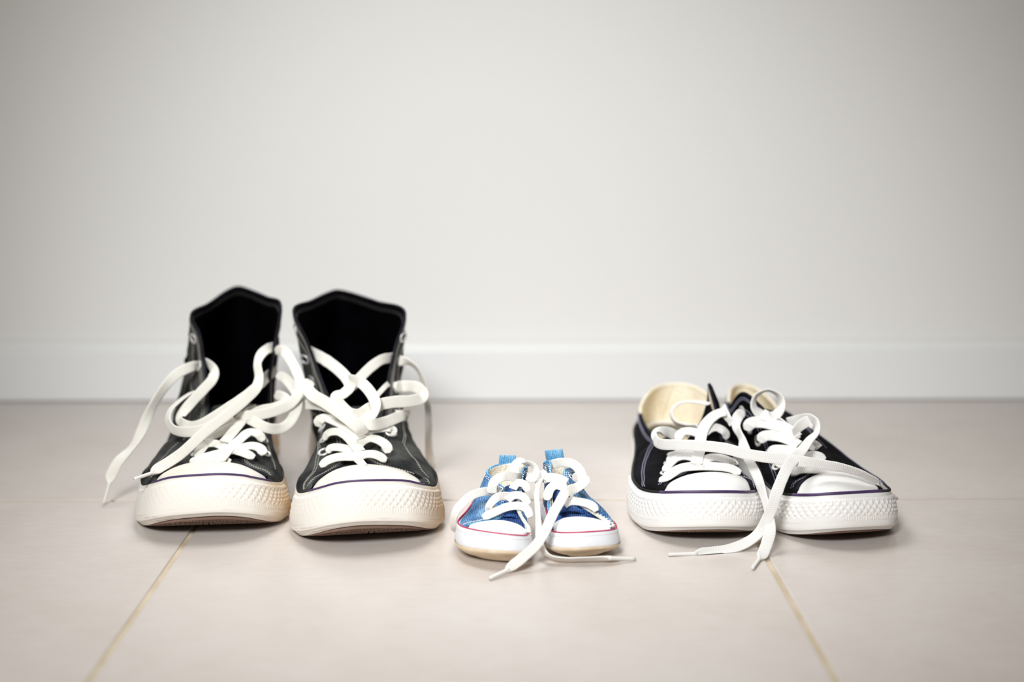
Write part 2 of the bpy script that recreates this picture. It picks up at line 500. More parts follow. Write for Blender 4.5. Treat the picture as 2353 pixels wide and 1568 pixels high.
class Shoe:
    def __init__(s, D):
        s.D = D
        s.L, s.W = D['L'], D['W']
        s.phi = math.radians(D['phi'])
        tp = D['tip']
        s.X0, s.Y0 = tp
        last = [(x * s.W * (-1 if D['foot'] == 'L' else 1), y * s.L) for x, y in D.get('last', LAST)]
        if D['foot'] == 'L': last = [last[0]] + last[:0:-1]
        P = [Vector((a, b)) for a, b in last]
        n = len(P); dense = []
        for i in range(n):
            q = [P[(i - 1) % n], P[i], P[(i + 1) % n], P[(i + 2) % n]]
            for j in range(30):
                t = j / 30
                dense.append((q[1] * 2 + (q[2] - q[0]) * t + (q[0] * 2 - q[1] * 5 + q[2] * 4 - q[3]) * t * t + (q[1] * 3 - q[0] - q[2] * 3 + q[3]) * t ** 3) * 0.5)
        d = [0.0]
        for i in range(len(dense)):
            d.append(d[-1] + (dense[(i + 1) % len(dense)] - dense[i]).length)
        s.per = d[-1]; s.dense = dense; s.d = d
        # resample
        s.N = 720; s.tab = []
        i = 0
        for kx in range(s.N):
            a = s.per * kx / s.N
            while d[i + 1] < a: i += 1
            t = (a - d[i]) / (d[i + 1] - d[i])
            s.tab.append(dense[i].lerp(dense[(i + 1) % len(dense)], t))
        s.heel = max(range(s.N), key=lambda q: s.tab[q].y)
        s.root = empty(D['name'], s.world(0, s.L * 0.5, 0), D['label'], 'shoe', D.get('group'))
        s.bvh_src = []

    def world(s, x, y, z):
        c, n = math.cos(s.phi), math.sin(s.phi)
        return Vector((s.X0 + x * c - y * n, s.Y0 + x * n + y * c, z))

    def O(s, a):
        u = (a / s.per) % 1.0 * s.N
        i = int(u) % s.N; t = u - int(u)
        p = s.tab[i].lerp(s.tab[(i + 1) % s.N], t)
        tg = s.tab[(i + 4) % s.N] - s.tab[(i - 3) % s.N]
        tg.normalize()
        return p, Vector((tg.y, -tg.x))

    def a_at(s, side, y):
        rng = range(0, s.heel + 1) if side == 'R' else range(s.N - 1, s.heel - 1, -1)
        best = min(rng, key=lambda q: abs(s.tab[q].y - y) + (0 if y > 0.004 else 0))
        a = s.per * best / s.N
        return a if side == 'R' else a - s.per

    def a_px(s, px, side):
        best = None
        for i in range(3, 140):
            a = s.per * i / 900 * (1 if side == 'R' else -1)
            q = CAM_R.transposed() @ (s.fox(a, 1.0) - CAM_O)
            e = abs(CX - F * q.x / q.z - px)
            if best is None or e < best[0]: best = (e, a)
        return best[1]

    def zb(s, y):
        D = s.D; return D['spring'] * max(0.0, 1 - y / D['spring_len']) ** 2

    def zt(s, y):
        D = s.D
        t = max(0.0, 1 - y / D['rise_len'])
        return D['fox'] + (D['fox_tip'] - D['fox']) * t ** 1.4 + 0.003 * smooth((y - 0.7 * s.L) / (0.3 * s.L)) * s.L / 0.3

    def fox(s, a, f, off=0.0):
        """point on the foxing: a = arc length from the toe tip, f = height share"""
        p, n = s.O(a)
        zb, zt = s.zb(p.y), s.zt(p.y)
        lean = lerp(s.D['lean_side'], s.D['lean_tip'], max(0.0, 1 - p.y / (0.3 * s.L)) ** 1.2)
        ins = lean * f ** 2.2 + s.D['round'] * max(0.0, 1 - f / s.D.get('round_f', 0.22)) ** 2
        q = p - n * (ins - off)
        return s.world(q.x, q.y, lerp(zb, zt + s.D.get('roll', 0.0) * (s.W * .5 - q.x), f))

    def build_sole(s):
        D = s.D; NA = 200
        prof = [0, .02, .04, .07, .12, .18, .25, .35, .5, .65, .8, .9, .96, 1.0]
        V, uv = [], []
        for i in range(NA):
            a = s.per * i / NA
            for f in prof:
                V.append(s.fox(a, f)); uv.append((a if a < s.per / 2 else a - s.per, f))
            for q in (.004, .012):
                V.append(s.fox(a, 1.0, -q) + Vector((0, 0, -0.0006 - q * .1))); uv.append((a if a < s.per / 2 else a - s.per, 1))
        nv = len(prof) + 2
        raw('foxing', V, grid_faces(NA, nv, True, False), D['m_fox'], s.root, uv)
        # outsole under the band, following the toe spring
        rings = [1.0, .97, .9, .75, .5, .25, .06]
        V = []
        for kx in rings:
            for i in range(NA):
                p, n = s.O(s.per * i / NA)
                p = p - n * (s.D['round'] + 0.0002)
                c = Vector((0, clamp(p.y, .22 * s.L, .85 * s.L)))
                q = c + (p - c) * kx
                V.append(s.world(q.x, q.y, s.zb(q.y) + (0.0002 if kx > .98 else -0.0 + (0.0006 if kx < .95 else 0.0))))
        Fc = grid_faces(len(rings), NA, False, True)
        kk = len(V)
        zmin = min(v.z for v in V)
        # inner lid makes it a closed plate
        for i in range(NA):
            p, n = s.O(s.per * i / NA); p = p - n * 0.006
            V.append(s.world(p.x, p.y, s.zb(p.y) + 0.004))
        for i in range(NA):
            i2 = (i + 1) % NA; Fc.append((i, i2, kk + i2, kk + i))
        raw('outsole', V, Fc, D['m_out'], s.root)
        if D.get('tread'):
            V, Fc = [], []
            yy = 0.006
            while yy < s.D['spring_len'] * 1.1:
                aR, aL = s.a_at('R', max(yy, .005)), s.a_at('L', max(yy, .005))
                pr, pl = s.O(aR)[0], s.O(aL)[0]
                nx = 16
                for i in range(nx):
                    x0 = lerp(pl.x + .01, pr.x - .01, i / nx); x1 = lerp(pl.x + .01, pr.x - .01, (i + .72) / nx)
                    b = len(V)
                    y2 = yy + .0028
                    for (x, y) in ((x0, yy), (x1, yy + .0008), (x1, y2 + .0008), (x0, y2)):
                        V.append(s.world(x, y, s.zb(y) + .0012)); V.append(s.world(x, y, s.zb(y) - .0004 if s.zb(y) > .0012 else s.zb(y) + .0008))
                    for q in range(4):
                        r = (q + 1) % 4; Fc.append((b + 2 * q, b + 2 * r, b + 2 * r + 1, b + 2 * q + 1))
                    Fc.append((b + 1, b + 3, b + 5, b + 7))
                yy += .0046
            raw('tread', V, Fc, D['m_out'], s.root, smooth_=False, kind='stuff')
        # stripe along the upper rim
        r = D['stripe_r']
        if D.get('stripe_all'):
            P = [s.fox(s.per * i / 220, 1.0, -0.0006) + Vector((0, 0, r * 0.45)) for i in range(220)]
            P += P[:2]
        else:
            aL, aR = s.a_px(D['cap_px'][0], 'L') - .0015, s.a_px(D['cap_px'][1], 'R') + .0015
            P = [s.fox(lerp(aL, aR, i / 120), 1.0, -0.0006) + Vector((0, 0, r * 0.45)) for i in range(121)]
            W_ = [s.fox(lerp(aR - .001, aL + s.per + .001, i / 160), 1.0, -0.0008) + Vector((0, 0, r * 0.3)) for i in range(161)]
            tube('welt', W_, r, M['welt'], s.root, 8)
        tube('foxing_stripe', P, r, D['m_stripe'], s.root, 8, False)
        if D.get('heel_label'):
            g = []
            for i in range(25):
                a = s.per * s.heel / s.N + lerp(-.036, .036, i / 24)
                g.append([s.fox(a, f, .0002) for f in (.28, .4, .5, .6)])
            n = normals(g)
            if n[12][1].dot(Vector((-math.sin(s.phi), math.cos(s.phi), 0))) < 0: n = [[-q for q in r] for r in n]
            shell('heel_label', g, n, -.0003, .0009, M['stripe_black'], s.root)
        # insole
        V = []
        for kx in (1.0, .7, .35, .05):
            for i in range(100):
                p, n = s.O(s.per * i / 100); p = p - n * 0.006
                c = Vector((0, clamp(p.y, .22 * s.L, .85 * s.L))); q = c + (p - c) * kx
                V.append(s.world(q.x, q.y, s.zt(q.y) * 0.62))
        raw('insole', V, grid_faces(4, 100, False, True), D['m_lin'], s.root)

    def build_bumper(s):
        D = s.D; S0, S1 = D['bump_a']
        f0, f1 = 0.09, 0.92
        ST = 0.00062
        nu = int((S1 - S0) / ST); nv = 44
        G = []
        V, uv = [], []
        cell = D.get('cell', 0.0052)

        def tri(x): return abs((x % 1.0) * 2 - 1)          # 1 at integers, 0 between
        for i in range(nu + 1):
            a = lerp(S0, S1, i / nu)
            p, _ = s.O(a)
            hgt = s.zt(p.y) - s.zb(p.y)
            ed = min(1.0, min(a - S0, S1 - a) / 0.0015)
            for j in range(nv + 1):
                f = lerp(f0, f1, j / nv)
                e = ed * min(1.0, min(j, nv - j) / 2.0)
                hz = (f - .30) * hgt
                rel = 0.0
                if .45 < f < .815:
                    x, y = a / cell, (f - .45) * hgt / (cell * 1.05)
                    A, B = tri(x + y), tri(x - y)
                    rel = 1.25 * (1 - max(A, B)) - .25
                elif f >= .815:
                    rel = (0.5 if (a / .0021 + f * 9) % 1.0 < .55 else -0.15) if f < .875 else .15
                elif f > .32:
                    rel = 0.32 if (a / .0019) % 1.0 < .55 else -0.15
                elif f > .14:
                    rel = .12 * math.sin(2 * PI * (a / .0013 + f * 14))
                wear = D['wear'](a, s.per) if D.get('wear') else 1.0
                V.append(s.fox(a, f, -0.0004 + e * (0.0016 + 0.00095 * rel * wear))); uv.append((a, f))
        raw('toe_bumper', V, grid_faces(nu + 1, nv + 1), D['m_fox'], s.root, uv)

    def build_cap(s):
        D = s.D
        aL, aR = s.aL, s.aR = s.a_px(D['cap_px'][0], 'L'), s.a_px(D['cap_px'][1], 'R')
        K = [s.fox(aL, 1.0, -0.002)] + [at(*q) for q in D['cap_back']] + [s.fox(aR, 1.0, -0.002)]
        nu, nv = 60, 16
        G = []
        s.K = []
        for i in range(nu + 1):
            u = i / nu
            f = s.fox(lerp(aL, aR, u), 1.0, -0.0015) + Vector((0, 0, -0.0006))
            b = cr(K, u); s.K.append(b)
            row = []
            for j in range(nv + 1):
                v = j / nv
                p = f.lerp(b, v)
                p = p + Vector((0, 0, D['cap_bulge'] * math.sin(PI * u) ** .7 * (4 * v * (1 - v)) ** .8))
                row.append(p)
            ex = b + (b - f).normalized() * 0.004 * math.sin(PI * u) + Vector((0, 0, -0.003 * math.sin(PI * u)))
            row.append(ex)
            G.append(row)
        N = normals(G)
        if N[30][8].z < 0: N = [[-q for q in r] for r in N]
        o = shell('toe_cap', G, N, 0.0, -0.0016, D['m_cap'], s.root)
        s.capG, s.capN = G, N
        s.bvh_src.append((G, N, 0.0))

    def build_quarters(s):
        D = s.D; st = D['stations']
        B, T, Mx = [], [], []
        n_ = len(st)
        for (side, y, px, py, Y, mx, mz) in st:
            a = s.a_at(side, y) if side != 'H' else s.per * s.heel / s.N
            b = s.fox(a, 0.95, -0.0012)
            t = at(px, py, Y)
            B.append(b); T.append(t)
            Mx.append(Vector((lerp(b.x, t.x, mx), lerp(b.y, t.y, mx), lerp(b.z, t.z, mz))))
        for q, u in ((0, 0.0), (1, D.get('flap_u', .13)), (n_ - 2, 1 - D.get('flap_u', .13)), (n_ - 1, 1.0)):
            kp = s.K[int(round(u * 60))]
            T[q] = kp + Vector((0, -.0006, .0022)) if u in (0.0, 1.0) else kp + Vector((0, .001, .0026 * D['L'] / .28))
            if u == 0.0: B[q] = s.fox(s.aL - .0006, 0.95, -.0012)
            if u == 1.0: B[q] = s.fox(s.aR + .0006, 0.95, -.0012)
            Mx[q] = Vector((lerp(B[q].x, T[q].x, .25), lerp(B[q].y, T[q].y, .25), lerp(B[q].z, T[q].z, .8)))
        n = len(st); nu = (n - 1) * 9; nv = 26
        G = []
        wr = D.get('wrinkle', 0.0)
        for i in range(nu + 1):
            u = i / nu
            b, m, t = cr(B, u), cr(Mx, u), cr(T, u)
            row = []
            for j in range(nv + 1):
                v = j / nv
                p = b * ((1 - v) ** 2) + m * (2 * v * (1 - v)) + t * (v * v)
                if wr:
                    q = Vector((p.x, p.y, p.z * 1.6)) * 42 + Vector((D['seed'], 0, 0))
                    amp = wr * math.sin(PI * v) ** .5 * min(1, 2.2 * v)
                    nn = noise.noise(q) + .5 * noise.noise(q * 2.3)
                    o = Vector((p.x, p.y, 0)) - Vector((s.world(0, clamp((p.y - s.Y0), .1 * s.L, .8 * s.L), 0).x, s.Y0 + clamp(p.y - s.Y0, .1 * s.L, .8 * s.L), 0))
                    o = (o.normalized() + Vector((0, 0, .6))).normalized() if o.length > 1e-5 else Vector((0, 0, 1))
                    p = p + o * (amp * nn)
                row.append(p)
            G.append(row)
        N = normals(G)
        hi = next(i for i, q in enumerate(st) if q[0] == 'H') * 9
        back = Vector((-math.sin(s.phi), math.cos(s.phi), 0))
        if N[hi][nv // 2].dot(back) < 0: N = [[-q for q in r] for r in N]
        s.QG, s.QN, s.hi, s.nu, s.nv = G, N, hi, nu, nv
        th = D.get('thick', 0.0013)
        for (i0, i1) in ((0, hi + 1), (hi, nu + 1)):
            g, nn = G[i0:i1], N[i0:i1]
            shell('quarter', g, nn, 0.0, -th, D['m_can'], s.root)
            a0, a1 = (5, None) if i0 == 0 else (0, -5)
            shell('lining', g[a0:a1], nn[a0:a1], -th - .0001, -th - .0008, D['m_lin'], s.root)
        # edge binding along collar and eyestays
        e0, e1 = D['pipe']
        i0, i1 = int(e0 * 9), int(e1 * 9)
        P = [G[i][nv] - N[i][nv] * th * .7 for i in range(i0, i1 + 1)]
        tube('collar_binding', P, D['pipe_r'], D['m_pipe'], s.root, 8)
        if 'pipe2' in D:                        # light lining rolled over the heel edge
            i0, i1 = int(D['pipe2'][0] * 9), int(D['pipe2'][1] * 9)
            P = [G[i][nv] - N[i][nv] * th * .9 + Vector((0, 0, .0006)) for i in range(i0, i1 + 1)]
            tube('lining_roll', P, D['pipe_r'] * 1.35, D['m_lin'], s.root, 8)
        # heel stay
        g = [[G[i][j] + N[i][j] * 0.0001 for j in range(nv + 1)] for i in range(hi - 4, hi + 5)]
        nn = [N[i] for i in range(hi - 4, hi + 5)]
        shell('heel_stay', g, nn, 0.0, 0.0009, D['m_can'], s.root)
        s.bvh_src.append((G, N, 0.0))

    def qpt(s, su, v, off=0.0003):
        """point on the quarter: su in station units, v share of height"""
        x = clamp(su * 9, 0, s.nu); i = min(int(x), s.nu - 1); t = x - i
        y = clamp(v * s.nv, 0, s.nv); j = min(int(y), s.nv - 1); w_ = y - j
        def ev(A): return (A[i][j] * (1 - t) + A[i + 1][j] * t) * (1 - w_) + (A[i][j + 1] * (1 - t) + A[i + 1][j + 1] * t) * w_
        n = ev(s.QN).normalized()
        return ev(s.QG) + n * off, n

    def edge_pt(s, su, dist, off=0.0004):
        """point on the quarter at a distance (m) down from its top edge"""
        x = clamp(su * 9, 0, s.nu); i = min(int(round(x)), s.nu)
        acc = 0.0; j = s.nv
        while j > 0 and acc < dist:
            acc += (s.QG[i][j] - s.QG[i][j - 1]).length; j -= 1
        over = (acc - dist) / max(1e-9, (s.QG[i][j + 1] - s.QG[i][j]).length) if j < s.nv else 0
        return s.qpt(su, (j + clamp(over)) / s.nv, off)

    def build_stitches(s):
        D = s.D; cur = []; inner = []
        for spec in D['stitch']:
            if spec[0] == 'in':
                _, a, b, d = spec
                m = int(abs(b - a) * 14)
                cv = [s.edge_pt(lerp(a, b, i / m), d, -D.get('thick', .0013) - .0011) for i in range(m + 1)]
                inner.append([(p, -n) for p, n in cv])
            elif spec[0] == 'edge':
                _, a, b, d = spec
                m = int(abs(b - a) * 14)
                cur.append([s.edge_pt(lerp(a, b, i / m), d) for i in range(m + 1)])
            else:
                pts = [Vector((q[0], q[1])) for q in spec[1:]]
                m = 40
                cur.append([s.qpt(*cr(pts, i / m)) for i in range(m + 1)])
        if inner: dashes('stitching', inner, M['thread_dark'], s.root, 0.0021, 0.0010, 0.0005, 0.0003)
        dashes('stitching', cur, D['m_thr'], s.root, *(D.get('dash', (0.0015, 0.0006, 0.0006, 0.0004))))

    def loft(s, name, rows, mat, nu=18, nv=24, th=0.0016, bv=True, mid_up=0.0):
        """rows: lists of world points, front to back"""
        G = []
        for i in range(nv + 1):
            v = i / nv
            m = len(rows[0])
            pts = [cr([r[q] for r in rows], v) for q in range(m)]
            G.append([cr(pts, j / nu) for j in range(nu + 1)])
        N = normals(G)
        if sum(q.z - q.y for q in N[len(N) // 3]) < 0: N = [[-q for q in r] for r in N]
        o = shell(name, G, N, 0.0, -th, mat, s.root)
        if bv: s.bvh_src.append((G, N, 0.0))
        return G, N

    def finish_bvh(s):
        V, Fc = [], []
        for G, N, off in s.bvh_src:
            k0 = len(V); nu, nv = len(G), len(G[0])
            V += [p for r in G for p in r]
            Fc += grid_faces(nu, nv, False, False, k0)
        s.bvh = BVHTree.FromPolygons([tuple(v) for v in V], Fc)

    def hit(s, px, py):
        d = ray(px, py)
        loc, n, idx, dist = s.bvh.ray_cast(CAM_O, d)
        if loc is None: return None
        if n.dot(d) > 0: n = -n
        return loc, n

    def eyelets(s, L, R=0.0036, r=0.00105):
        for q in L:
            px, py = q[0], q[1]
            h = s.hit(px, py)
            if not h: continue
            p, n = h
            e = torus('eyelet', p + n * 0.0005, n, R, r, q[2] if len(q) > 2 else s.D['m_eye'], s.root)
            a = n.cross(Vector((0, 0, 1))).normalized(); b = n.cross(a)
            ring = [p + n * .0002 + (a * math.cos(t * PI / 6) + b * math.sin(t * PI / 6)) * (R - r * .4) for t in range(12)]
            raw('eyelet_hole', ring + [v - n * .0006 for v in ring], [tuple(range(12)), tuple(range(12, 24))] + [(i, (i + 1) % 12, 12 + (i + 1) % 12, 12 + i) for i in range(12)], M['stripe_black'], e, smooth_=False)

    def depth(s, px, py, lift):
        bed = interp(s.D['bed'], py)
        cxs, hw = s.D['bed_x'](py)
        bed -= s.D.get('arch', .004) * max(0.0, 1 - ((px - cxs) / hw) ** 2)
        h = s.hit(px, py)
        y = bed
        if h and h[0].y < bed + .004: y = min(bed, h[0].y)
        return y - lift

    def lace(s, name, pts, width=None, push=True, aglet=None, lift0=0.002, t_end=False, th=None, parent=None, tilt=None):
        D = s.D
        if tilt is None: tilt = D['tilt'] if push else 0.0
        width = width or D['lace_w']; th = th or D['lace_t']
        P, R = [], []
        dive0 = len(pts[0]) > 2 and -.5 < pts[0][2] < 0
        dive1 = len(pts[-1]) > 2 and -.5 < pts[-1][2] < 0
        for q in pts:
            z = q[2] if len(q) > 2 else lift0
            Y = z if abs(z) > 0.5 else s.depth(q[0], q[1], z)
            p = at(q[0], q[1], Y)
            p.z = max(p.z, th * 0.55)
            P.append(p); R.append(math.radians(q[3]) if len(q) > 3 else 0.0)
        m = (len(P) - 1) * 8
        S = [cr(P, i / m) for i in range(m + 1)]
        RR = [cr(R, i / m) for i in range(m + 1)]
        if push:
            for i in range(2, m - 1):
                d = (S[i] - CAM_O); dist = d.length; d.normalize()
                loc, n, idx, hd = s.bvh.ray_cast(CAM_O, d)
                if loc is not None and hd < dist + lift0 * .6 and dist - hd < 0.03:
                    S[i] = CAM_O + d * (hd - lift0 * .8)
            for _ in range(3):
                S = [S[0]] + [(S[i - 1] + S[i] * 2 + S[i + 1]) / 4 for i in range(1, m)] + [S[-1]]
        for q in S: q.z = max(q.z, th * 0.55)
        L = [0.0]
        for a, b in zip(S, S[1:]): L.append(L[-1] + (b - a).length)
        cs = [(-.5, 0), (-.49, .38), (-.44, .5), (-.2, .47), (.2, .47), (.44, .5), (.49, .38), (.5, 0), (.49, -.38), (.44, -.5), (.2, -.47), (-.2, -.47), (-.44, -.5), (-.49, -.38)]
        V, uv = [], []
        nprev = None
        for i in range(m + 1):
            t = (S[min(i + 1, m)] - S[max(i - 1, 0)]).normalized()
            c = (CAM_O - S[i]).normalized() + Vector((0, 0, tilt))
            c.normalize()
            n = c - t * c.dot(t)
            if n.length < 0.25 and nprev is not None: n = nprev - t * nprev.dot(t)
            n.normalize(); nprev = n.copy()
            b = t.cross(n)
            cr_, sr = math.cos(RR[i]), math.sin(RR[i])
            n, b = n * cr_ + b * sr, b * cr_ - n * sr
            w_, t_ = width, th
            k_ = 1.0
            if aglet: k_ = min(k_, (L[-1] - L[i]) / 0.007)
            if dive0: k_ = min(k_, .15 + L[i] / 0.005)
            if dive1: k_ = min(k_, .15 + (L[-1] - L[i]) / 0.005)
            if k_ < 1:
                k_ = math.sin(clamp(k_) * PI / 2); w_ = lerp(.0026, width, k_); t_ = lerp(.0024, th, k_)
            w_ *= 1 + .05 * noise.noise(Vector((L[i] * 130, S[0].x * 91, 0)))
            for x, y in cs:
                p = S[i] + b * (x * w_) + n * (y * t_)
                p.z = max(p.z, 0.0002)
                V.append(p); uv.append((L[i], x + .5))
        k0 = len(cs)
        Fc = grid_faces(m + 1, k0, False, True) + [tuple(range(k0)), tuple(range(m * k0, m * k0 + k0))]
        o = raw(name, V, Fc, D['m_lace'], parent or s.root, uv)
        if aglet:
            e = at(*aglet) if len(aglet) == 3 else on_floor(aglet[0], aglet[1], .0013)
            e.z = max(e.z, .0013)
            a0 = S[-1] - (e - S[-1]).normalized() * .002
            pp = [a0.lerp(e, i / 8) for i in range(9)]
            tube('aglet', pp, lambda u: .00135 - .00025 * u, M['aglet'], o, 10, label='white plastic lace tip')
        return o


def bedx(tab):
    return lambda py: (interp([(a, b) for a, b, c in tab], py), interp([(a, c) for a, b, c in tab], py))


HI = dict(tilt=1.5, L=.298, W=.110, spring=.017, spring_len=.052, fox=.0265, fox_tip=.0445, rise_len=.055, lean_tip=.0095, lean_side=.003, round=.0035,
          m_fox=M['rubber_old'], m_out=M['outsole'], m_stripe=M['stripe'], stripe_r=.0009, m_lin=M['lining_black'], m_cap=M['rubber_cap'],
          m_can=M['canvas_worn'], m_pipe=M['piping_dark'], pipe_r=.0011, m_thr=M['thread_grey'], m_eye=M['metal'], m_lace=M['lace_old'],
          lace_w=.0078, lace_t=.0012, tread=True, cap_bulge=.004, wrinkle=.0022, group='worn black high-top pair')
LO = dict(heel_label=True, pipe2=(7.6, 12.6), tilt=1.3, L=.258, W=.096, spring=.0115, spring_len=.050, fox=.0255, fox_tip=.0345, rise_len=.05, lean_tip=.0065, lean_side=.002, round=.003,
          m_fox=M['rubber_new'], m_out=M['outsole'], m_stripe=M['stripe'], stripe_r=.00115, m_lin=M['lining_cream'], m_cap=M['rubber_new_cap'],
          m_can=M['canvas_black'], m_pipe=M['piping_navy'], pipe_r=.0012, m_thr=M['thread_lilac'], m_eye=M['enamel'], m_lace=M['lace_white'],
          lace_w=.0078, lace_t=.0012, tread=True, cap_bulge=.005, wrinkle=.0008, group='black low-top pair')
BB = dict(pipe2=(12.9, 15.9), tilt=.5, stripe_all=True, L=.108, W=.0545, spring=.006, spring_len=.03, fox=.0165, fox_tip=.0205, rise_len=.03, lean_tip=.005, lean_side=.002, round=.0125, round_f=.5,
          m_fox=M['leather'], m_out=M['baby_sole'], m_stripe=M['stripe_red'], stripe_r=.0006, m_lin=M['lining_ivory'], m_cap=M['leather'],
          m_can=M['denim'], m_pipe=M['denim_light'], pipe_r=.0009, m_thr=M['thread_white'], m_eye=M['metal'], m_lace=M['lace_baby'],
          lace_w=.0058, lace_t=.0009, cap_bulge=.0035, wrinkle=.0005, last=BABY_LAST, group='blue denim baby pair', thick=.0011,
          dash=(0.0016, 0.0008, 0.0005, 0.0003))

# ================================================================== left high-top
D = dict(HI); D.update(
    name='high_top_sneaker', foot='R', phi=5.0, W=.113, tip=(-.2050, .944), seed=3.0,
    label='worn black high-top sneaker at the far left, its loose lace trailing to the floor',
    bump_a=(-.085, .085), wear=lambda a, p: clamp(.55 + a / .06, .25, 1.0),
    cap_px=(350, 624),
    cap_back=[(372, 1092, .978), (420, 1070, .985), (482, 1062, .990), (550, 1070, .988), (600, 1092, .981)],
    stations=[('L', .030, 340, 1116, .976, .3, .7), ('L', .045, 385, 1085, .984, .2, .85), ('L', .066, 455, 1060, .998, .15, .85), ('L', .094, 474, 1004, 1.035, .15, .8), ('L', .13, 477, 935, 1.068, .2, .6),
              ('L', .165, 470, 855, 1.09, -.3, .42), ('L', .20, 456, 770, 1.108, -.5, .42), ('L', .222, 437, 722, 1.117, .5, .5), ('L', .25, 478, 697, 1.165, .45, .5), ('L', .285, 520, 668, 1.20, .4, .5), ('H', .298, 548, 659, 1.214, .35, .5),
              ('R', .285, 578, 667, 1.20, .4, .5), ('R', .25, 618, 684, 1.165, .45, .5), ('R', .222, 647, 699, 1.122, .5, .5), ('R', .20, 638, 770, 1.112, -.15, .42), ('R', .165, 624, 855, 1.092, -.05, .42), ('R', .13, 618, 935, 1.068, .2, .6),
              ('R', .094, 596, 1004, 1.035, .15, .8), ('R', .066, 552, 1058, .998, .15, .85), ('R', .048, 604, 1090, .984, .2, .85), ('R', .034, 632, 1119, .974, .3, .7)],
    pipe=(.4, 19.6),
    stitch=[('in', 6.8, 13.2, .0042), ('in', 6.8, 13.2, .0060), ('edge', 2.6, 17.4, .0032), ('edge', 2.6, 17.4, .0052), ('edge', .6, 2.2, .003), ('edge', .6, 2.2, .0046), ('edge', 17.8, 19.6, .003), ('edge', 17.8, 19.6, .0046),
            ('edge', 3.0, 7.0, .0170), ('edge', 13.0, 17.0, .0170), ('edge', 13.0, 17.0, .0185),
            ('v', (2.0, .35), (2.6, .52), (3.0, .72)), ('v', (18.0, .35), (17.5, .50), (17.0, .70)), ('v', (18.1, .32), (17.6, .47), (17.1, .67))],
    bed=[(1075, .984), (1060, .992), (1000, 1.033), (930, 1.065), (855, 1.087), (770, 1.104)],
    bed_x=bedx([(1070, 495, 70), (1000, 535, 75), (930, 548, 75), (850, 548, 80)]), arch=.006)
s = Shoe(D); s.build_sole(); s.build_bumper(); s.build_cap(); s.build_quarters(); s.build_stitches()
s.loft('vamp', [[s.K[i] + Vector((0, -.002, -.0012)) for i in (2, 15, 30, 45, 58)],
                [s.K[i] + Vector((0, .012, .001 if 0 < i < 60 else 0)) for i in (2, 15, 30, 45, 58)],
                [at(430, 1062, 1.02), at(468, 1050, 1.018), at(500, 1044, 1.014), at(545, 1050, 1.018), at(580, 1066, 1.02)],
                [at(440, 1040, 1.04), at(475, 1020, 1.035), at(515, 1012, 1.03), at(560, 1020, 1.035), at(600, 1040, 1.04)]], M['canvas_worn'])
s.loft('tongue', [[at(450, 1066, 1.008), at(500, 1057, .999), at(555, 1066, 1.008)], [at(462, 1020, 1.034), at(520, 1012, 1.024), at(590, 1020, 1.036)],
                  [at(476, 970, 1.062), at(540, 962, 1.05), at(606, 970, 1.062)], [at(482, 945, 1.075), at(545, 936, 1.066), at(610, 944, 1.078)], [at(490, 934, 1.09), at(545, 926, 1.083), at(604, 932, 1.09)]], M['canvas_worn'], bv=False)
s.finish_bvh()
s.eyelets([(445, 778), (457, 842), (452, 1046), (470, 1012), (640, 738), (634, 806), (637, 862), (633, 908), (607, 1010), (610, 1042)])
# lacing over the tongue, bottom to top
s.lace('lace', [(444, 1064, -.002), (475, 1059), (505, 1055), (530, 1062, -.002)], lift0=.001, width=.006)
s.lace('lace', [(606, 1046, -.003), (598, 1031), (577, 1025), (547, 1032), (506, 1042), (465, 1053), (440, 1064, -.002)], lift0=.003)
s.lace('lace', [(500, 1063, -.001), (512, 1050), (527, 1032), (551, 1011), (572, 994), (593, 998), (606, 1014, -.003)], lift0=.0045)
s.lace('lace', [(449, 1050, -.003), (460, 1036), (472, 1022), (496, 1020), (520, 1030), (557, 1040), (585, 1052, -.002)], lift0=.0018)
s.lace('lace', [(470, 1012, -.002), (501, 998), (520, 983), (548, 970), (580, 955)], lift0=.0015)
s.lace('lace', [(516, 1016), (538, 990), (560, 962), (574, 944), (592, 938)], lift0=.0065)
s.lace('lace', [(633, 907, -.001), (652, 914, 1.058), (657, 926, 1.05), (630, 938, 1.046), (600, 944, 1.045), (570, 958, 1.043), (552, 962, 1.045)], push=False)
s.lace('lace', [(637, 862, -.001), (658, 872, 1.078), (681, 905, 1.066), (682, 937, 1.055), (668, 968, 1.046), (645, 985, 1.038), (615, 984, 1.032), (585, 970, 1.034), (560, 955, 1.04)], push=False)
s.lace('lace', [(634, 808, -.001), (650, 806, 1.09), (668, 828, 1.082), (687, 868, 1.07), (689, 898, 1.06), (670, 926, 1.052), (640, 942, 1.044), (600, 953, 1.038), (560, 957, 1.036), (548, 968, 1.04)], push=False)
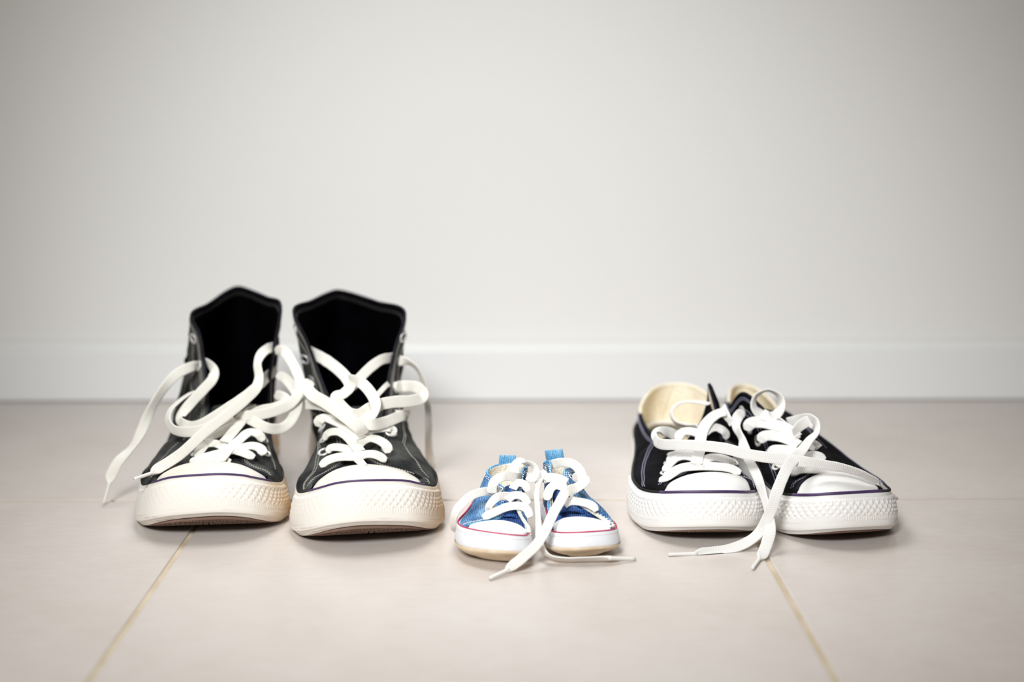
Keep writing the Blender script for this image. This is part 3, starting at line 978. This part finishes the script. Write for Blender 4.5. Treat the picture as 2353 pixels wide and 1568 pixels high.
# loose ends and loops
s.lace('lace', [(458, 828, 1.13, 40), (477, 835, 1.098, 50), (491, 851, 1.08, 30), (488, 872, 1.070), (466, 897, 1.06), (440, 925, 1.052), (418, 952, 1.045, 25), (414, 968, 1.038, 55), (430, 979, 1.03, 0), (456, 978, 1.025), (490, 960, 1.028), (525, 937, 1.035), (560, 914, 1.045), (594, 886, 1.064), (616, 864, 1.095), (636, 852, 1.125)], push=False)
s.lace('lace', [(440, 902, 1.064, 80), (412, 922, 1.05, 75), (391, 944, 1.04, 70), (386, 968, 1.03, 60), (400, 988, 1.022, 40), (430, 993, 1.018, 10), (465, 988, 1.018), (500, 972, 1.024), (535, 957, 1.032)], push=False)
s.lace('lace_end', [(640, 796, 1.135, 10), (618, 801, 1.10, 15), (601, 814, 1.076, 20), (592, 838, 1.064, 45), (595, 868, 1.052, 30), (588, 893, 1.044), (562, 920, 1.036), (520, 955, 1.022), (470, 994, 1.006), (416, 1043, .99), (364, 1077, .976, 20), (348, 1088, .97, 20)], push=False, aglet=(309, 1101, .955))
s.lace('lace_end', [(457, 843, 1.098), (440, 843, 1.086), (405, 861, 1.075), (378, 891, 1.066, -30), (355, 926, 1.06, -40), (340, 956, 1.056, -20), (322, 997, 1.05, 20), (302, 1030, 1.046, 55), (273, 1060, 1.04, 20), (256, 1091, 1.036), (251, 1112, 1.033)], push=False, aglet=(238, 1158))

# ================================================================== right high-top
D = dict(HI); D.update(
    name='high_top_sneaker', foot='L', phi=9.5, W=.111, fox=.0278, fox_tip=.046, tip=(-.0842, .924), seed=11.0,
    label='worn black high-top sneaker whose collar gapes wide, beside the small blue shoes',
    bump_a=(-.088, .088), wear=lambda a, p: clamp(.75 + a / .08, .3, 1.0),
    cap_px=(709, 974),
    cap_back=[(735, 1103, .966), (780, 1078, .978), (845, 1069, .986), (915, 1080, .990), (960, 1102, .985)],
    stations=[('L', .034, 690, 1134, .962, .3, .7), ('L', .045, 738, 1092, .973, .2, .85), ('L', .066, 795, 1060, .992, .15, .85), ('L', .094, 790, 1010, 1.02, .15, .8), ('L', .13, 772, 955, 1.045, .2, .6),
              ('L', .165, 742, 890, 1.068, -.05, .42), ('L', .20, 705, 790, 1.092, -.4, .42), ('L', .222, 672, 714, 1.105, .5, .5), ('L', .25, 712, 692, 1.15, .45, .5), ('L', .285, 755, 672, 1.195, .4, .5), ('H', .298, 778, 668, 1.212, .35, .5),
              ('R', .285, 810, 674, 1.20, .4, .5), ('R', .25, 870, 694, 1.165, .45, .5), ('R', .222, 932, 716, 1.115, .5, .5), ('R', .20, 912, 795, 1.107, -.15, .42), ('R', .165, 895, 870, 1.085, -.05, .42), ('R', .13, 885, 945, 1.058, .2, .6),
              ('R', .094, 872, 1010, 1.025, .15, .8), ('R', .066, 838, 1056, .994, .15, .85), ('R', .050, 925, 1080, .99, .2, .85), ('R', .040, 985, 1120, .982, .3, .7)],
    pipe=(.4, 19.6),
    stitch=[('in', 6.8, 13.2, .0042), ('in', 6.8, 13.2, .0060), ('edge', 2.6, 17.4, .0032), ('edge', 2.6, 17.4, .0052), ('edge', .6, 2.2, .003), ('edge', .6, 2.2, .0046), ('edge', 17.8, 19.6, .003), ('edge', 17.8, 19.6, .0046),
            ('edge', 3.0, 7.0, .0185), ('edge', 3.0, 7.0, .0200), ('edge', 13.0, 17.0, .0170), ('edge', 13.0, 17.0, .0185),
            ('v', (.7, .30), (1.6, .48), (2.4, .56), (3.0, .66)), ('v', (.8, .26), (1.7, .44), (2.5, .52), (3.1, .62)), ('v', (18.4, .35), (17.6, .50), (17.0, .70)), ('v', (18.5, .32), (17.7, .47), (17.1, .67))],
    bed=[(1075, .978), (1060, .986), (1010, 1.012), (955, 1.038), (890, 1.06), (790, 1.085)],
    bed_x=bedx([(1070, 815, 80), (1000, 820, 80), (930, 828, 80), (850, 820, 90)]), arch=.006)
s = Shoe(D); s.build_sole(); s.build_bumper(); s.build_cap(); s.build_quarters(); s.build_stitches()
s.loft('vamp', [[s.K[i] + Vector((0, -.002, -.0012)) for i in (2, 15, 30, 45, 58)],
                [s.K[i] + Vector((0, .012, .001 if 0 < i < 60 else 0)) for i in (2, 15, 30, 45, 58)],
                [at(760, 1070, 1.01), at(795, 1052, 1.01), at(822, 1046, 1.006), at(860, 1052, 1.01), at(900, 1066, 1.015)],
                [at(760, 1040, 1.03), at(795, 1020, 1.028), at(822, 1012, 1.024), at(860, 1020, 1.028), at(900, 1040, 1.03)]], M['canvas_worn'])
s.loft('tongue', [[at(770, 1064, 1.0), at(815, 1055, .992), at(860, 1064, 1.0)], [at(772, 1020, 1.025), at(822, 1012, 1.014), at(876, 1020, 1.025)],
                  [at(770, 975, 1.05), at(826, 966, 1.036), at(886, 975, 1.05)], [at(762, 952, 1.062), at(826, 946, 1.05), at(892, 952, 1.062)], [at(764, 940, 1.075), at(826, 934, 1.068), at(890, 940, 1.075)]], M['canvas_worn'], bv=False)
s.finish_bvh()
s.eyelets([(680, 757), (701, 826), (717, 875), (722, 943), (741, 984), (746, 1011), (744, 1040), (926, 775), (917, 829), (908, 891), (898, 998), (889, 1034)])
s.lace('lace', [(819, 1054), (828, 1062), (836, 1072, -.001)], lift0=.001, width=.006)
s.lace('lace', [(736, 1072, -.002), (754, 1058), (783, 1050), (817, 1050), (844, 1044), (865, 1046), (888, 1058, -.002)], lift0=.0028)
s.lace('lace', [(752, 1040, -.003), (763, 1029), (787, 1030), (809, 1038), (828, 1050)], lift0=.0016)
s.lace('lace', [(891, 1042, -.003), (888, 1025), (870, 1012), (848, 1008), (828, 1018), (818, 1036)], lift0=.003)
s.lace('lace', [(744, 1010, -.003), (755, 995), (779, 993), (799, 1005), (817, 1026), (828, 1038)], lift0=.0045)
s.lace('lace', [(902, 1001, -.003), (899, 986), (875, 985), (846, 991), (826, 1002)], lift0=.003)
s.lace('lace', [(731, 980, -.002), (734, 966), (748, 961), (771, 969), (803, 985), (830, 1008)], lift0=.0055, width=.0085)
s.lace('lace', [(904, 955, 1.07), (938, 957, 1.055, -20), (925, 955, 1.035), (885, 971, 1.018), (854, 976, 1.008), (820, 972, 1.012)], push=False, width=.0085)
s.lace('lace', [(712, 876, -.001), (706, 890, 1.045), (718, 908, 1.035), (745, 924, 1.024), (772, 942, 1.012), (799, 962, 1.003), (824, 982, .999), (836, 1000, 1.003)], push=False, width=.0092)
s.lace('lace', [(702, 930, 1.05), (730, 930, 1.036), (758, 938, 1.022), (775, 948, 1.018)], push=False)
s.lace('lace', [(704, 806, 1.13), (726, 816, 1.098), (748, 828, 1.08), (774, 847, 1.065), (796, 869, 1.05), (804, 888, 1.04, 20), (791, 904, 1.033, 35), (772, 914, 1.028, 20), (785, 935, 1.024), (804, 951, 1.018), (826, 953, 1.014, 15), (848, 940, 1.018), (866, 928, 1.03)], push=False, width=.0088)
s.lace('lace', [(922, 822, 1.135), (898, 823, 1.102), (875, 828, 1.085), (850, 846, 1.07), (827, 869, 1.058), (808, 890, 1.05)], push=False)
s.lace('lace', [(804, 872, 1.046, 40), (831, 881, 1.034), (853, 905, 1.024), (863, 928, 1.018, 20), (861, 948, 1.014, 50), (845, 962, 1.012, 20), (828, 972, 1.012)], push=False, width=.0085)
s.lace('lace', [(902, 876, 1.105), (886, 888, 1.068), (872, 903, 1.05), (860, 916, 1.038)], push=False, width=.004)
s.lace('lace', [(909, 891, -.001), (927, 888, 1.07), (955, 890, 1.06), (971, 902, 1.05, 30), (967, 916, 1.042), (940, 922, 1.035), (905, 924, 1.03), (875, 930, 1.026), (860, 940, 1.022)], push=False, width=.0088)
s.lace('lace_end', [(918, 829, 1.09), (940, 833, 1.09, 60), (961, 851, 1.09, 70), (976, 889, 1.09, 60), (983, 930, 1.092, 55), (985, 971, 1.096, 50), (985, 1012, 1.102, 50), (987, 1046, 1.108, 40), (991, 1070, 1.112, 30), (985, 1082, 1.128, 20)], push=False)

# ================================================================== left low-top
D = dict(LO); D.update(
    name='low_top_sneaker', foot='R', phi=.3, spring=.0105, fox=.0265, fox_tip=.0355, W=.0925, tip=(.1408, .932), seed=21.0,
    label='black low-top sneaker showing its cream lining, between the baby shoes and its twin',
    bump_a=(-.125, .08),
    cap_px=(1519, 1733),
    cap_back=[(1540, 1110, .974), (1582, 1093, .980), (1638, 1087, .984), (1690, 1094, .980), (1716, 1106, .974)],
    stations=[('L', .034, 1517, 1132, .970, .3, .7), ('L', .046, 1540, 1108, .976, .2, .85), ('L', .062, 1585, 1088, .988, .15, .9), ('L', .084, 1578, 1058, 1.01, .15, .9), ('L', .108, 1572, 1025, 1.034, .2, .85),
              ('L', .125, 1556, 998, 1.055, .2, .7), ('L', .14, 1512, 1011, 1.068, .35, .5), ('L', .17, 1478, 975, 1.10, .4, .5), ('L', .205, 1470, 935, 1.14, .35, .5), ('L', .24, 1500, 895, 1.172, .35, .5), ('H', .258, 1550, 884, 1.184, .3, .5),
              ('R', .24, 1600, 893, 1.172, .35, .5), ('R', .205, 1640, 920, 1.14, .35, .5), ('R', .17, 1648, 935, 1.10, .4, .5), ('R', .14, 1632, 884, 1.066, .35, .6), ('R', .125, 1648, 945, 1.05, .2, .7), ('R', .108, 1658, 1000, 1.034, .2, .85),
              ('R', .084, 1664, 1055, 1.01, .15, .9), ('R', .062, 1660, 1086, .988, .15, .9), ('R', .046, 1712, 1103, .974, .2, .85), ('R', .034, 1738, 1128, .964, .3, .7)],
    pipe=(.4, 19.6),
    stitch=[('edge', 5.6, 14.4, .0030), ('edge', 5.6, 14.4, .0046), ('edge', .6, 2.2, .003), ('edge', .6, 2.2, .0046), ('edge', 17.8, 19.6, .003), ('edge', 17.8, 19.6, .0046),
            ('v', (1.0, .25), (2.4, .35), (4.2, .5), (5.8, .84)), ('v', (1.15, .2), (2.6, .31), (4.4, .45), (6.0, .8)), ('v', (18.6, .3), (17.4, .45), (16, .6), (14.6, .75))],
    bed=[(1095, .974), (1085, .982), (1055, 1.004), (1000, 1.034), (945, 1.05), (900, 1.06)],
    bed_x=bedx([(1085, 1620, 75), (1000, 1618, 60), (940, 1610, 60)]), arch=.007)
s = Shoe(D); s.build_sole(); s.build_bumper(); s.build_cap(); s.build_quarters(); s.build_stitches()
s.loft('vamp', [[s.K[i] + Vector((0, -.002, -.0012)) for i in (2, 15, 30, 45, 58)],
                [s.K[i] + Vector((0, .012, .001 if 0 < i < 60 else 0)) for i in (2, 15, 30, 45, 58)],
                [at(1560, 1085, 1.005), at(1595, 1074, 1.002), at(1625, 1070, .998), at(1660, 1074, 1.002), at(1700, 1085, 1.005)],
                [at(1560, 1060, 1.03), at(1595, 1045, 1.025), at(1620, 1040, 1.02), at(1655, 1045, 1.025), at(1690, 1060, 1.03)]], M['canvas_black'])
s.loft('tongue', [[at(1575, 1090, .990), at(1622, 1080, .980), at(1668, 1090, .990)], [at(1572, 1050, 1.02), at(1620, 1042, 1.006), at(1668, 1050, 1.02)],
                  [at(1580, 1010, 1.044), at(1620, 1000, 1.030), at(1662, 1005, 1.044)], [at(1606, 975, 1.062), at(1634, 965, 1.052), at(1656, 965, 1.06)], [at(1623, 926, 1.066), at(1638, 920, 1.061), at(1654, 932, 1.066)], [at(1626, 884, 1.068), at(1631, 881, 1.066), at(1637, 888, 1.068)]], M['canvas_black'], bv=False)
s.finish_bvh()
s.eyelets([(1530, 1088), (1538, 1066), (1546, 1046), (1560, 1018), (1671, 1000), (1686, 1062), (1680, 1030)], .0034, .001)
s.lace('lace', [(1516, 1105, -.001), (1534, 1094), (1563, 1077), (1593, 1072), (1634, 1072), (1675, 1076), (1702, 1088, -.002)], lift0=.0028)
s.lace('lace', [(1606, 1070), (1624, 1056), (1644, 1052), (1671, 1058), (1687, 1070, -.003)], lift0=.0042)
s.lace('lace', [(1526, 1084, -.003), (1540, 1066), (1555, 1054), (1575, 1050), (1598, 1055)], lift0=.0032, width=.0062)
s.lace('lace', [(1536, 1064, -.003), (1546, 1048), (1565, 1040), (1590, 1040), (1612, 1046)], lift0=.0018, width=.006)
s.lace('lace', [(1600, 1066), (1604, 1050), (1608, 1032), (1611, 1003), (1622, 975), (1644, 954), (1668, 946, 1.035)], lift0=.0065, width=.0085)
s.lace('lace', [(1618, 995), (1630, 986), (1646, 983), (1664, 992), (1671, 1008, -.003)], lift0=.004)
s.lace('lace', [(1556, 1012, -.001), (1566, 996), (1583, 991), (1606, 997)], lift0=.003)
s.lace('lace', [(1632, 928, 1.06, 70), (1588, 923, 1.075, 80), (1559, 928, 1.08, 80), (1543, 947, 1.075, 75), (1551, 969, 1.066, 75), (1579, 981, 1.052, 70), (1606, 985, 1.035, 40)], push=False)
s.lace('lace', [(1660, 935, 1.055, 30), (1666, 950, 1.04), (1676, 965, 1.032, 40), (1684, 975, 1.03)], push=False, width=.006)
s.lace('lace_end', [(1554, 1002, 1.035, 20), (1534, 993, 1.03, 10), (1513, 993, 1.02, 40), (1505, 1004, 1.008, 75), (1516, 1020, .998, 20), (1563, 1023, .99), (1614, 1025, .982), (1665, 1031, .975), (1716, 1044, .968), (1767, 1052, .961), (1818, 1058, .956), (1850, 1062, .9535), (1887, 1068, .952, 25), (1927, 1074, .950, 40), (1956, 1081, .950, 50), (1986, 1092, .951, 55), (2020, 1112, .956, 50)], push=False, aglet=(2061, 1147, .966))

# ================================================================== right low-top
D = dict(LO); D.update(
    name='low_top_sneaker', foot='L', phi=9.7, spring=.0105, fox=.0265, fox_tip=.0355, tip=(.2450, .930), seed=33.0,
    label='black low-top sneaker farthest right, crossed by a loose white lace', tilt=.6,
    bump_a=(-.08, .08), W=.093,
    cap_px=(1824, 2026),
    cap_back=[(1842, 1113, .966), (1872, 1094, .974), (1922, 1086, .980), (1978, 1093, .984), (2012, 1112, .983)],
    stations=[('L', .034, 1822, 1145, .957, .3, .7), ('L', .044, 1842, 1108, .968, .2, .85), ('L', .062, 1872, 1086, .982, .15, .9), ('L', .084, 1845, 1045, 1.005, .15, .9), ('L', .108, 1808, 1000, 1.028, .2, .85),
              ('L', .125, 1770, 958, 1.046, .2, .7), ('L', .14, 1708, 905, 1.064, .35, .6), ('L', .17, 1676, 935, 1.10, .4, .5), ('L', .205, 1672, 915, 1.14, .35, .5), ('L', .24, 1680, 893, 1.172, .35, .5), ('H', .258, 1706, 888, 1.184, .3, .5),
              ('R', .24, 1742, 896, 1.174, .35, .5), ('R', .205, 1778, 925, 1.145, .35, .5), ('R', .17, 1795, 950, 1.11, .4, .5), ('R', .14, 1806, 945, 1.085, .35, .6), ('R', .125, 1838, 975, 1.06, .2, .7), ('R', .108, 1872, 1015, 1.04, .2, .85),
              ('R', .084, 1915, 1060, 1.015, .15, .9), ('R', .062, 1960, 1086, .992, .15, .9), ('R', .052, 2005, 1106, .987, .2, .85), ('R', .044, 2034, 1133, .980, .3, .7)],
    pipe=(.4, 19.6),
    stitch=[('edge', 3.6, 16.4, .0030), ('edge', 3.6, 16.4, .0046), ('edge', .6, 2.2, .003), ('edge', .6, 2.2, .0046), ('edge', 17.8, 19.6, .003), ('edge', 17.8, 19.6, .0046),
            ('v', (1.0, .22), (2.2, .36), (4.0, .46), (6.2, .74)), ('v', (1.15, .17), (2.4, .31), (4.2, .41), (6.4, .68)), ('v', (18.6, .3), (17.4, .45), (16, .6), (14.6, .75))],
    bed=[(1095, .970), (1085, .978), (1045, 1.0), (1000, 1.022), (958, 1.04), (905, 1.056)],
    bed_x=bedx([(1085, 1915, 70), (1000, 1835, 60), (940, 1780, 60)]), arch=.007)
s = Shoe(D); s.build_sole(); s.build_bumper(); s.build_cap(); s.build_quarters(); s.build_stitches()
s.loft('vamp', [[s.K[i] + Vector((0, -.002, -.0012)) for i in (2, 15, 30, 45, 58)],
                [s.K[i] + Vector((0, .012, .001 if 0 < i < 60 else 0)) for i in (2, 15, 30, 45, 58)],
                [at(1845, 1085, 1.0), at(1880, 1072, .998), at(1912, 1068, .996), at(1950, 1074, 1.0), at(1990, 1088, 1.006)],
                [at(1820, 1060, 1.025), at(1850, 1045, 1.02), at(1885, 1040, 1.018), at(1920, 1045, 1.022), at(1960, 1064, 1.03)]], M['canvas_black'])
s.loft('tongue', [[at(1868, 1092, .985), at(1915, 1078, .976), at(1962, 1092, .990)], [at(1836, 1046, 1.014), at(1880, 1040, 1.0), at(1926, 1056, 1.02)],
                  [at(1800, 1000, 1.038), at(1840, 996, 1.026), at(1880, 1010, 1.044)], [at(1768, 965, 1.056), at(1805, 966, 1.046), at(1840, 975, 1.064)], [at(1758, 940, 1.075), at(1790, 946, 1.07), at(1815, 950, 1.082)]], M['canvas_black'], bv=False)
s.finish_bvh()
s.eyelets([(1707, 946), (1743, 1013), (1768, 1040), (1787, 1072), (1722, 985)], .0036, .0011)
s.lace('lace', [(1816, 1090, -.002), (1838, 1078), (1887, 1078), (1927, 1081), (1958, 1087, -.002)], lift0=.0025)
s.lace('lace', [(1786, 1074, -.003), (1800, 1062), (1825, 1058), (1850, 1066)], lift0=.002)
s.lace('lace', [(1766, 1042, -.003), (1782, 1034), (1815, 1036), (1845, 1048)], lift0=.003)
s.lace('lace', [(1745, 1016, -.003), (1756, 1003), (1778, 1002), (1808, 1009), (1835, 1024)], lift0=.0038, width=.0086)
s.lace('lace', [(1716, 990, -.002), (1724, 974), (1745, 971), (1778, 977), (1808, 987), (1832, 1006)], lift0=.0046, width=.0092)
s.lace('lace', [(1850, 1052), (1873, 1048), (1896, 1058, -.001)], lift0=.002)
s.lace('lace', [(1858, 1034), (1868, 1022), (1880, 1032, 0)], lift0=.003)
s.lace('lace', [(1752, 958, 1.04, 30), (1733, 935, 1.045, 60), (1738, 910, 1.05, 75), (1764, 897, 1.052, 80), (1788, 908, 1.05, 70), (1795, 930, 1.044, 50), (1786, 950, 1.036, 40), (1768, 958, 1.03, 30), (1750, 952, 1.034, 30)], push=False, width=.0092)
s.lace('lace', [(1776, 956, 1.036, 60), (1798, 972, 1.026, 50), (1820, 992, 1.016, 40), (1832, 1010, 1.008)], push=False, width=.006)
s.lace('lace', [(1822, 996, 1.008, 50), (1840, 978, 1.012, 20), (1858, 968, 1.014), (1872, 976, 1.012)], push=False)
s.lace('lace_end', [(1810, 972, 1.03), (1836, 966, 1.022), (1860, 962, 1.014, 30), (1876, 972, 1.006, 60), (1876, 992, .996, 60), (1860, 1012, .985, 45), (1842, 1036, .970, 25), (1824, 1056, .955, 5), (1808, 1078, .945), (1795, 1106, .936), (1783, 1138, .930), (1774, 1166, .927), (1762, 1194, .926, 20), (1743, 1226, .926, 30), (1714, 1248, .923, 30), (1672, 1264, .919, 25), (1630, 1273, .915, 10), (1596, 1275, .9125, 0)], push=False, aglet=(1536, 1275))
s.lace('lace_end', [(1707, 946, -.001), (1695, 960, 1.035), (1693, 981, 1.022, 40), (1702, 1004, 1.012, 60), (1709, 1026, 1.002, 20), (1725, 1066, .985, 30), (1738, 1091, .975, 30), (1748, 1118, .962, 40), (1756, 1144, .95, 55), (1763, 1172, .936, 55), (1769, 1200, .925, 30), (1769, 1224, .919, 10), (1762, 1250, .914), (1754, 1271, .907), (1745, 1285, .900)], push=False, aglet=(1729, 1307))

# ================================================================== baby shoes


def baby(D, tab_pts, extra_tongue):
    s = Shoe(D); s.build_sole(); s.build_cap(); s.build_quarters(); s.build_stitches()
    # soft cream sole cup below the white band
    V = []
    fr = [0.0, .04, .09, .15, .22, .30, .38, .45]
    NA = 140
    for i in range(NA):
        a = s.per * i / NA
        for f in fr:
            V.append(s.fox(a, f, .0007 if f < .43 else .0001))
    raw('sole_cup', V, grid_faces(NA, len(fr), True), M['baby_sole'], s.root)
    cur = [[(s.fox(lerp(-s.per * .22, s.per * .22, i / 90), .88, .0002), Vector((0, -1, .4)).normalized()) for i in range(91)],
           [(s.fox(lerp(-s.per * .22, s.per * .22, i / 90), .40, .0003), Vector((0, -1, .2)).normalized()) for i in range(91)]]
    dashes('seam', cur, M['thread_tan'], s.root, 0.0013, 0.0008, 0.00035, 0.0002)
    # pull tab: a folded denim loop standing on the heel edge
    (x0, y0), (x1, y1), (x2, y2), (x3, y3), Yt = tab_pts
    G = []
    for i in range(13):
        t = i / 12
        z = math.sin(t * PI)
        row = []
        for j in range(6):
            u = j / 5
            bot = at(lerp(x0, x1, u), lerp(y0, y1, u), Yt); top = at(lerp(x3, x2, u), lerp(y3, y2, u), Yt)
            row.append(bot.lerp(top, z ** .6) + Vector((0, lerp(-.001, .006, t), 0)))
        G.append(row)
    N = normals(G)
    shell('pull_tab', G, N, 0.0, .0011, M['denim_light'], s.root)
    s.loft('vamp', [[s.K[i] + Vector((0, -.001, -.0008)) for i in (2, 15, 30, 45, 58)],
                    [s.K[i] + Vector((0, .006, .001)) for i in (2, 15, 30, 45, 58)],
                    [at(*q) for q in extra_tongue[0]], [at(*q) for q in extra_tongue[1]]], M['denim_deep'], th=.001)
    s.loft('tongue', [[at(*q) for q in r] for r in extra_tongue[2]], M['denim_deep'], th=.001, bv=False)
    s.finish_bvh()
    return s


D = dict(BB); D.update(
    name='baby_shoe', foot='R', phi=-3.0, roll=.09, last=[(.22, 0), (.38, .035), (.47, .095), (.5, .19), (.495, .28), (.455, .42)] + BABY_LAST[6:-5] + [(-.49, .34), (-.46, .235), (-.37, .145), (-.2, .07), (.02, .02)], tip=(-.0060, .884), seed=5.0, spring=.005,
    label='tiny blue denim baby shoe with a curled lace, beside the black high-top',
    cap_px=(1068, 1219),
    cap_back=[(1085, 1206, .912), (1120, 1199, .916), (1160, 1199, .918), (1195, 1210, .915), (1215, 1228, .908)],
    stations=[('L', .022, 1064, 1206, .908, .3, .7), ('L', .030, 1100, 1195, .916, .2, .85), ('L', .037, 1150, 1187, .922, .15, .9), ('L', .045, 1160, 1165, .936, .2, .85), ('L', .053, 1162, 1128, .952, .3, .7), ('L', .060, 1140, 1107, .962, .4, .6),
              ('L', .070, 1118, 1085, .974, .5, .5), ('L', .088, 1132, 1073, .986, .5, .5), ('H', .108, 1165, 1066, .992, .4, .5), ('R', .088, 1205, 1068, .986, .5, .5),
              ('R', .070, 1212, 1075, .974, .5, .5), ('R', .060, 1203, 1082, .962, .4, .6), ('R', .053, 1196, 1110, .952, .3, .7), ('R', .045, 1192, 1145, .938, .2, .85), ('R', .034, 1190, 1174, .924, .15, .9), ('R', .024, 1212, 1202, .914, .2, .85), ('R', .015, 1226, 1236, .904, .3, .7)],
    pipe=(.3, 15.7),
    stitch=[('edge', .5, 15.6, .0016), ('edge', .5, 15.6, .0030)],
    bed=[(1205, .908), (1187, .917), (1150, .932), (1110, .948), (1070, .962)],
    bed_x=bedx([(1190, 1165, 50), (1110, 1180, 40)]), arch=.003)
s = baby(D, ((1146, 1071), (1182, 1070), (1186, 1049), (1148, 1048), .9935),
         [[(1100, 1198, .926), (1135, 1188, .927), (1165, 1184, .926), (1195, 1188, .926), (1212, 1205, .920)],
          [(1110, 1180, .938), (1140, 1170, .938), (1170, 1164, .936), (1195, 1168, .938), (1210, 1185, .936)],
          [[(1140, 1192, .925), (1168, 1186, .921), (1195, 1192, .924)], [(1152, 1160, .94), (1176, 1152, .934), (1198, 1156, .94)], [(1158, 1120, .957), (1180, 1112, .952), (1202, 1116, .957)]]])
s.eyelets([(1148, 1126), (1214, 1099)], .0022, .0006)
s.lace('lace', [(1109, 1190, -.001), (1139, 1176), (1167, 1165), (1194, 1163), (1211, 1171), (1218, 1190, -.001)], lift0=.0018)
s.lace('lace', [(1165, 1150), (1180, 1139), (1200, 1141), (1216, 1159, -.001)], lift0=.0032)
s.lace('lace', [(1178, 1124), (1187, 1111), (1204, 1113), (1214, 1130, -.001)], lift0=.0034)
s.lace('lace', [(1172, 1141), (1146, 1142, .925), (1127, 1158, .92, 40), (1124, 1172, .922, 20), (1140, 1170, .925)], push=False)
s.lace('lace', [(1196, 1098, .955), (1186, 1097, .944), (1162, 1095, .938), (1142, 1102, .934, 20), (1132, 1115, .932), (1131, 1134, .932)], push=False, width=.0064)
s.lace('lace', [(1206, 1067, .967, 40), (1194, 1063, .967, 20), (1184, 1072, .965), (1182, 1092, .962)], push=False, width=.0068)
s.lace('lace', [(1205, 1068, .962, 50), (1216, 1066, .955, 60), (1228, 1074, .948, 50), (1232, 1089, .944, 20), (1223, 1100, .944, 20), (1213, 1094, .95)], push=False)
s.lace('lace_end', [(1150, 1126, -.0005), (1130, 1130, .936), (1113, 1130, .93), (1086, 1138, .925), (1062, 1157, .921, 10), (1047, 1177, .92, 30), (1042, 1196, .923, 40), (1044, 1214, .930, 40), (1052, 1222, .942, 40)], push=False)

D = dict(BB); D.update(
    name='baby_shoe', foot='L', phi=9.0, tip=(.0600, .893), seed=9.0, W=.0525, spring=.005,
    label='tiny blue denim baby shoe with a long lace crossing its front, nearer the black low-top',
    cap_px=(1264, 1410),
    cap_back=[(1272, 1205, .916), (1295, 1192, .920), (1330, 1189, .923), (1370, 1194, .924), (1402, 1206, .921)],
    stations=[('L', .016, 1262, 1218, .911, .3, .7), ('L', .022, 1266, 1196, .918, .2, .85), ('L', .030, 1264, 1165, .930, .2, .85), ('L', .042, 1268, 1130, .944, .2, .85), ('L', .051, 1268, 1098, .957, .3, .7), ('L', .058, 1262, 1064, .968, .4, .6),
              ('L', .070, 1248, 1066, .980, .5, .5), ('L', .088, 1256, 1060, .992, .5, .5), ('H', .108, 1283, 1056, .999, .4, .5), ('R', .088, 1306, 1062, .992, .5, .5),
              ('R', .070, 1316, 1076, .980, .5, .5), ('R', .060, 1300, 1080, .968, .4, .6), ('R', .053, 1296, 1104, .957, .3, .7), ('R', .045, 1308, 1130, .945, .2, .85), ('R', .034, 1330, 1158, .932, .15, .9), ('R', .028, 1385, 1186, .925, .2, .85), ('R', .024, 1418, 1209, .917, .3, .7)],
    pipe=(.3, 15.7),
    stitch=[('edge', .5, 15.6, .0016), ('edge', .5, 15.6, .0030)],
    bed=[(1195, .914), (1180, .921), (1150, .932), (1110, .948), (1070, .962)],
    bed_x=bedx([(1190, 1320, 50), (1110, 1280, 40)]), arch=.003)
s = baby(D, ((1256, 1062), (1297, 1058), (1293, 1034), (1252, 1038), .9995),
         [[(1268, 1185, .931), (1295, 1172, .931), (1325, 1168, .930), (1355, 1172, .932), (1392, 1190, .931)],
          [(1270, 1160, .943), (1290, 1148, .941), (1310, 1144, .939), (1335, 1150, .942), (1362, 1165, .943)],
          [[(1276, 1182, .928), (1312, 1172, .922), (1345, 1180, .929)], [(1270, 1145, .944), (1290, 1140, .936), (1312, 1142, .944)], [(1268, 1110, .957), (1284, 1102, .950), (1300, 1108, .957)]]])
s.eyelets([(1254, 1082), (1314, 1098)], .0022, .0006)
s.lace('lace', [(1296, 1160), (1313, 1152), (1345, 1156), (1364, 1165), (1370, 1175, -.001)], lift0=.002)
s.lace('lace', [(1256, 1150, -.001), (1264, 1124), (1280, 1115), (1298, 1122)], lift0=.002, width=.0064)
s.lace('lace', [(1250, 1108, -.001), (1255, 1099), (1280, 1100), (1302, 1110)], lift0=.0032, width=.007)
s.lace('lace', [(1268, 1068, .972), (1291, 1063, .965), (1317, 1067, .957), (1334, 1084, .95), (1338, 1098, .946)], push=False, width=.0064)
s.lace('lace_end', [(1252, 1084, -.001), (1243, 1097, .95, 30), (1236, 1115, .942, 50), (1233, 1140, .935, 55), (1235, 1170, .927, 55), (1237, 1205, .917, 50), (1239, 1236, .907, 40), (1247, 1262, .899, 55), (1265, 1279, .8955, 72), (1300, 1285, .894, 72), (1345, 1284, .894, 72), (1404, 1283, .8945, 60)], push=False, aglet=(1460, 1285))
s.lace('lace_end', [(1317, 1098, -.0005), (1332, 1098, .944), (1346, 1106, .937, 30), (1325, 1121, .93, 10), (1301, 1131, .922), (1285, 1157, .913), (1270, 1183, .905), (1254, 1218, .896), (1233, 1252, .888), (1201, 1282, .881), (1174, 1303, .876), (1163, 1312, .873)], push=False, width=.0066, aglet=(1125, 1330))
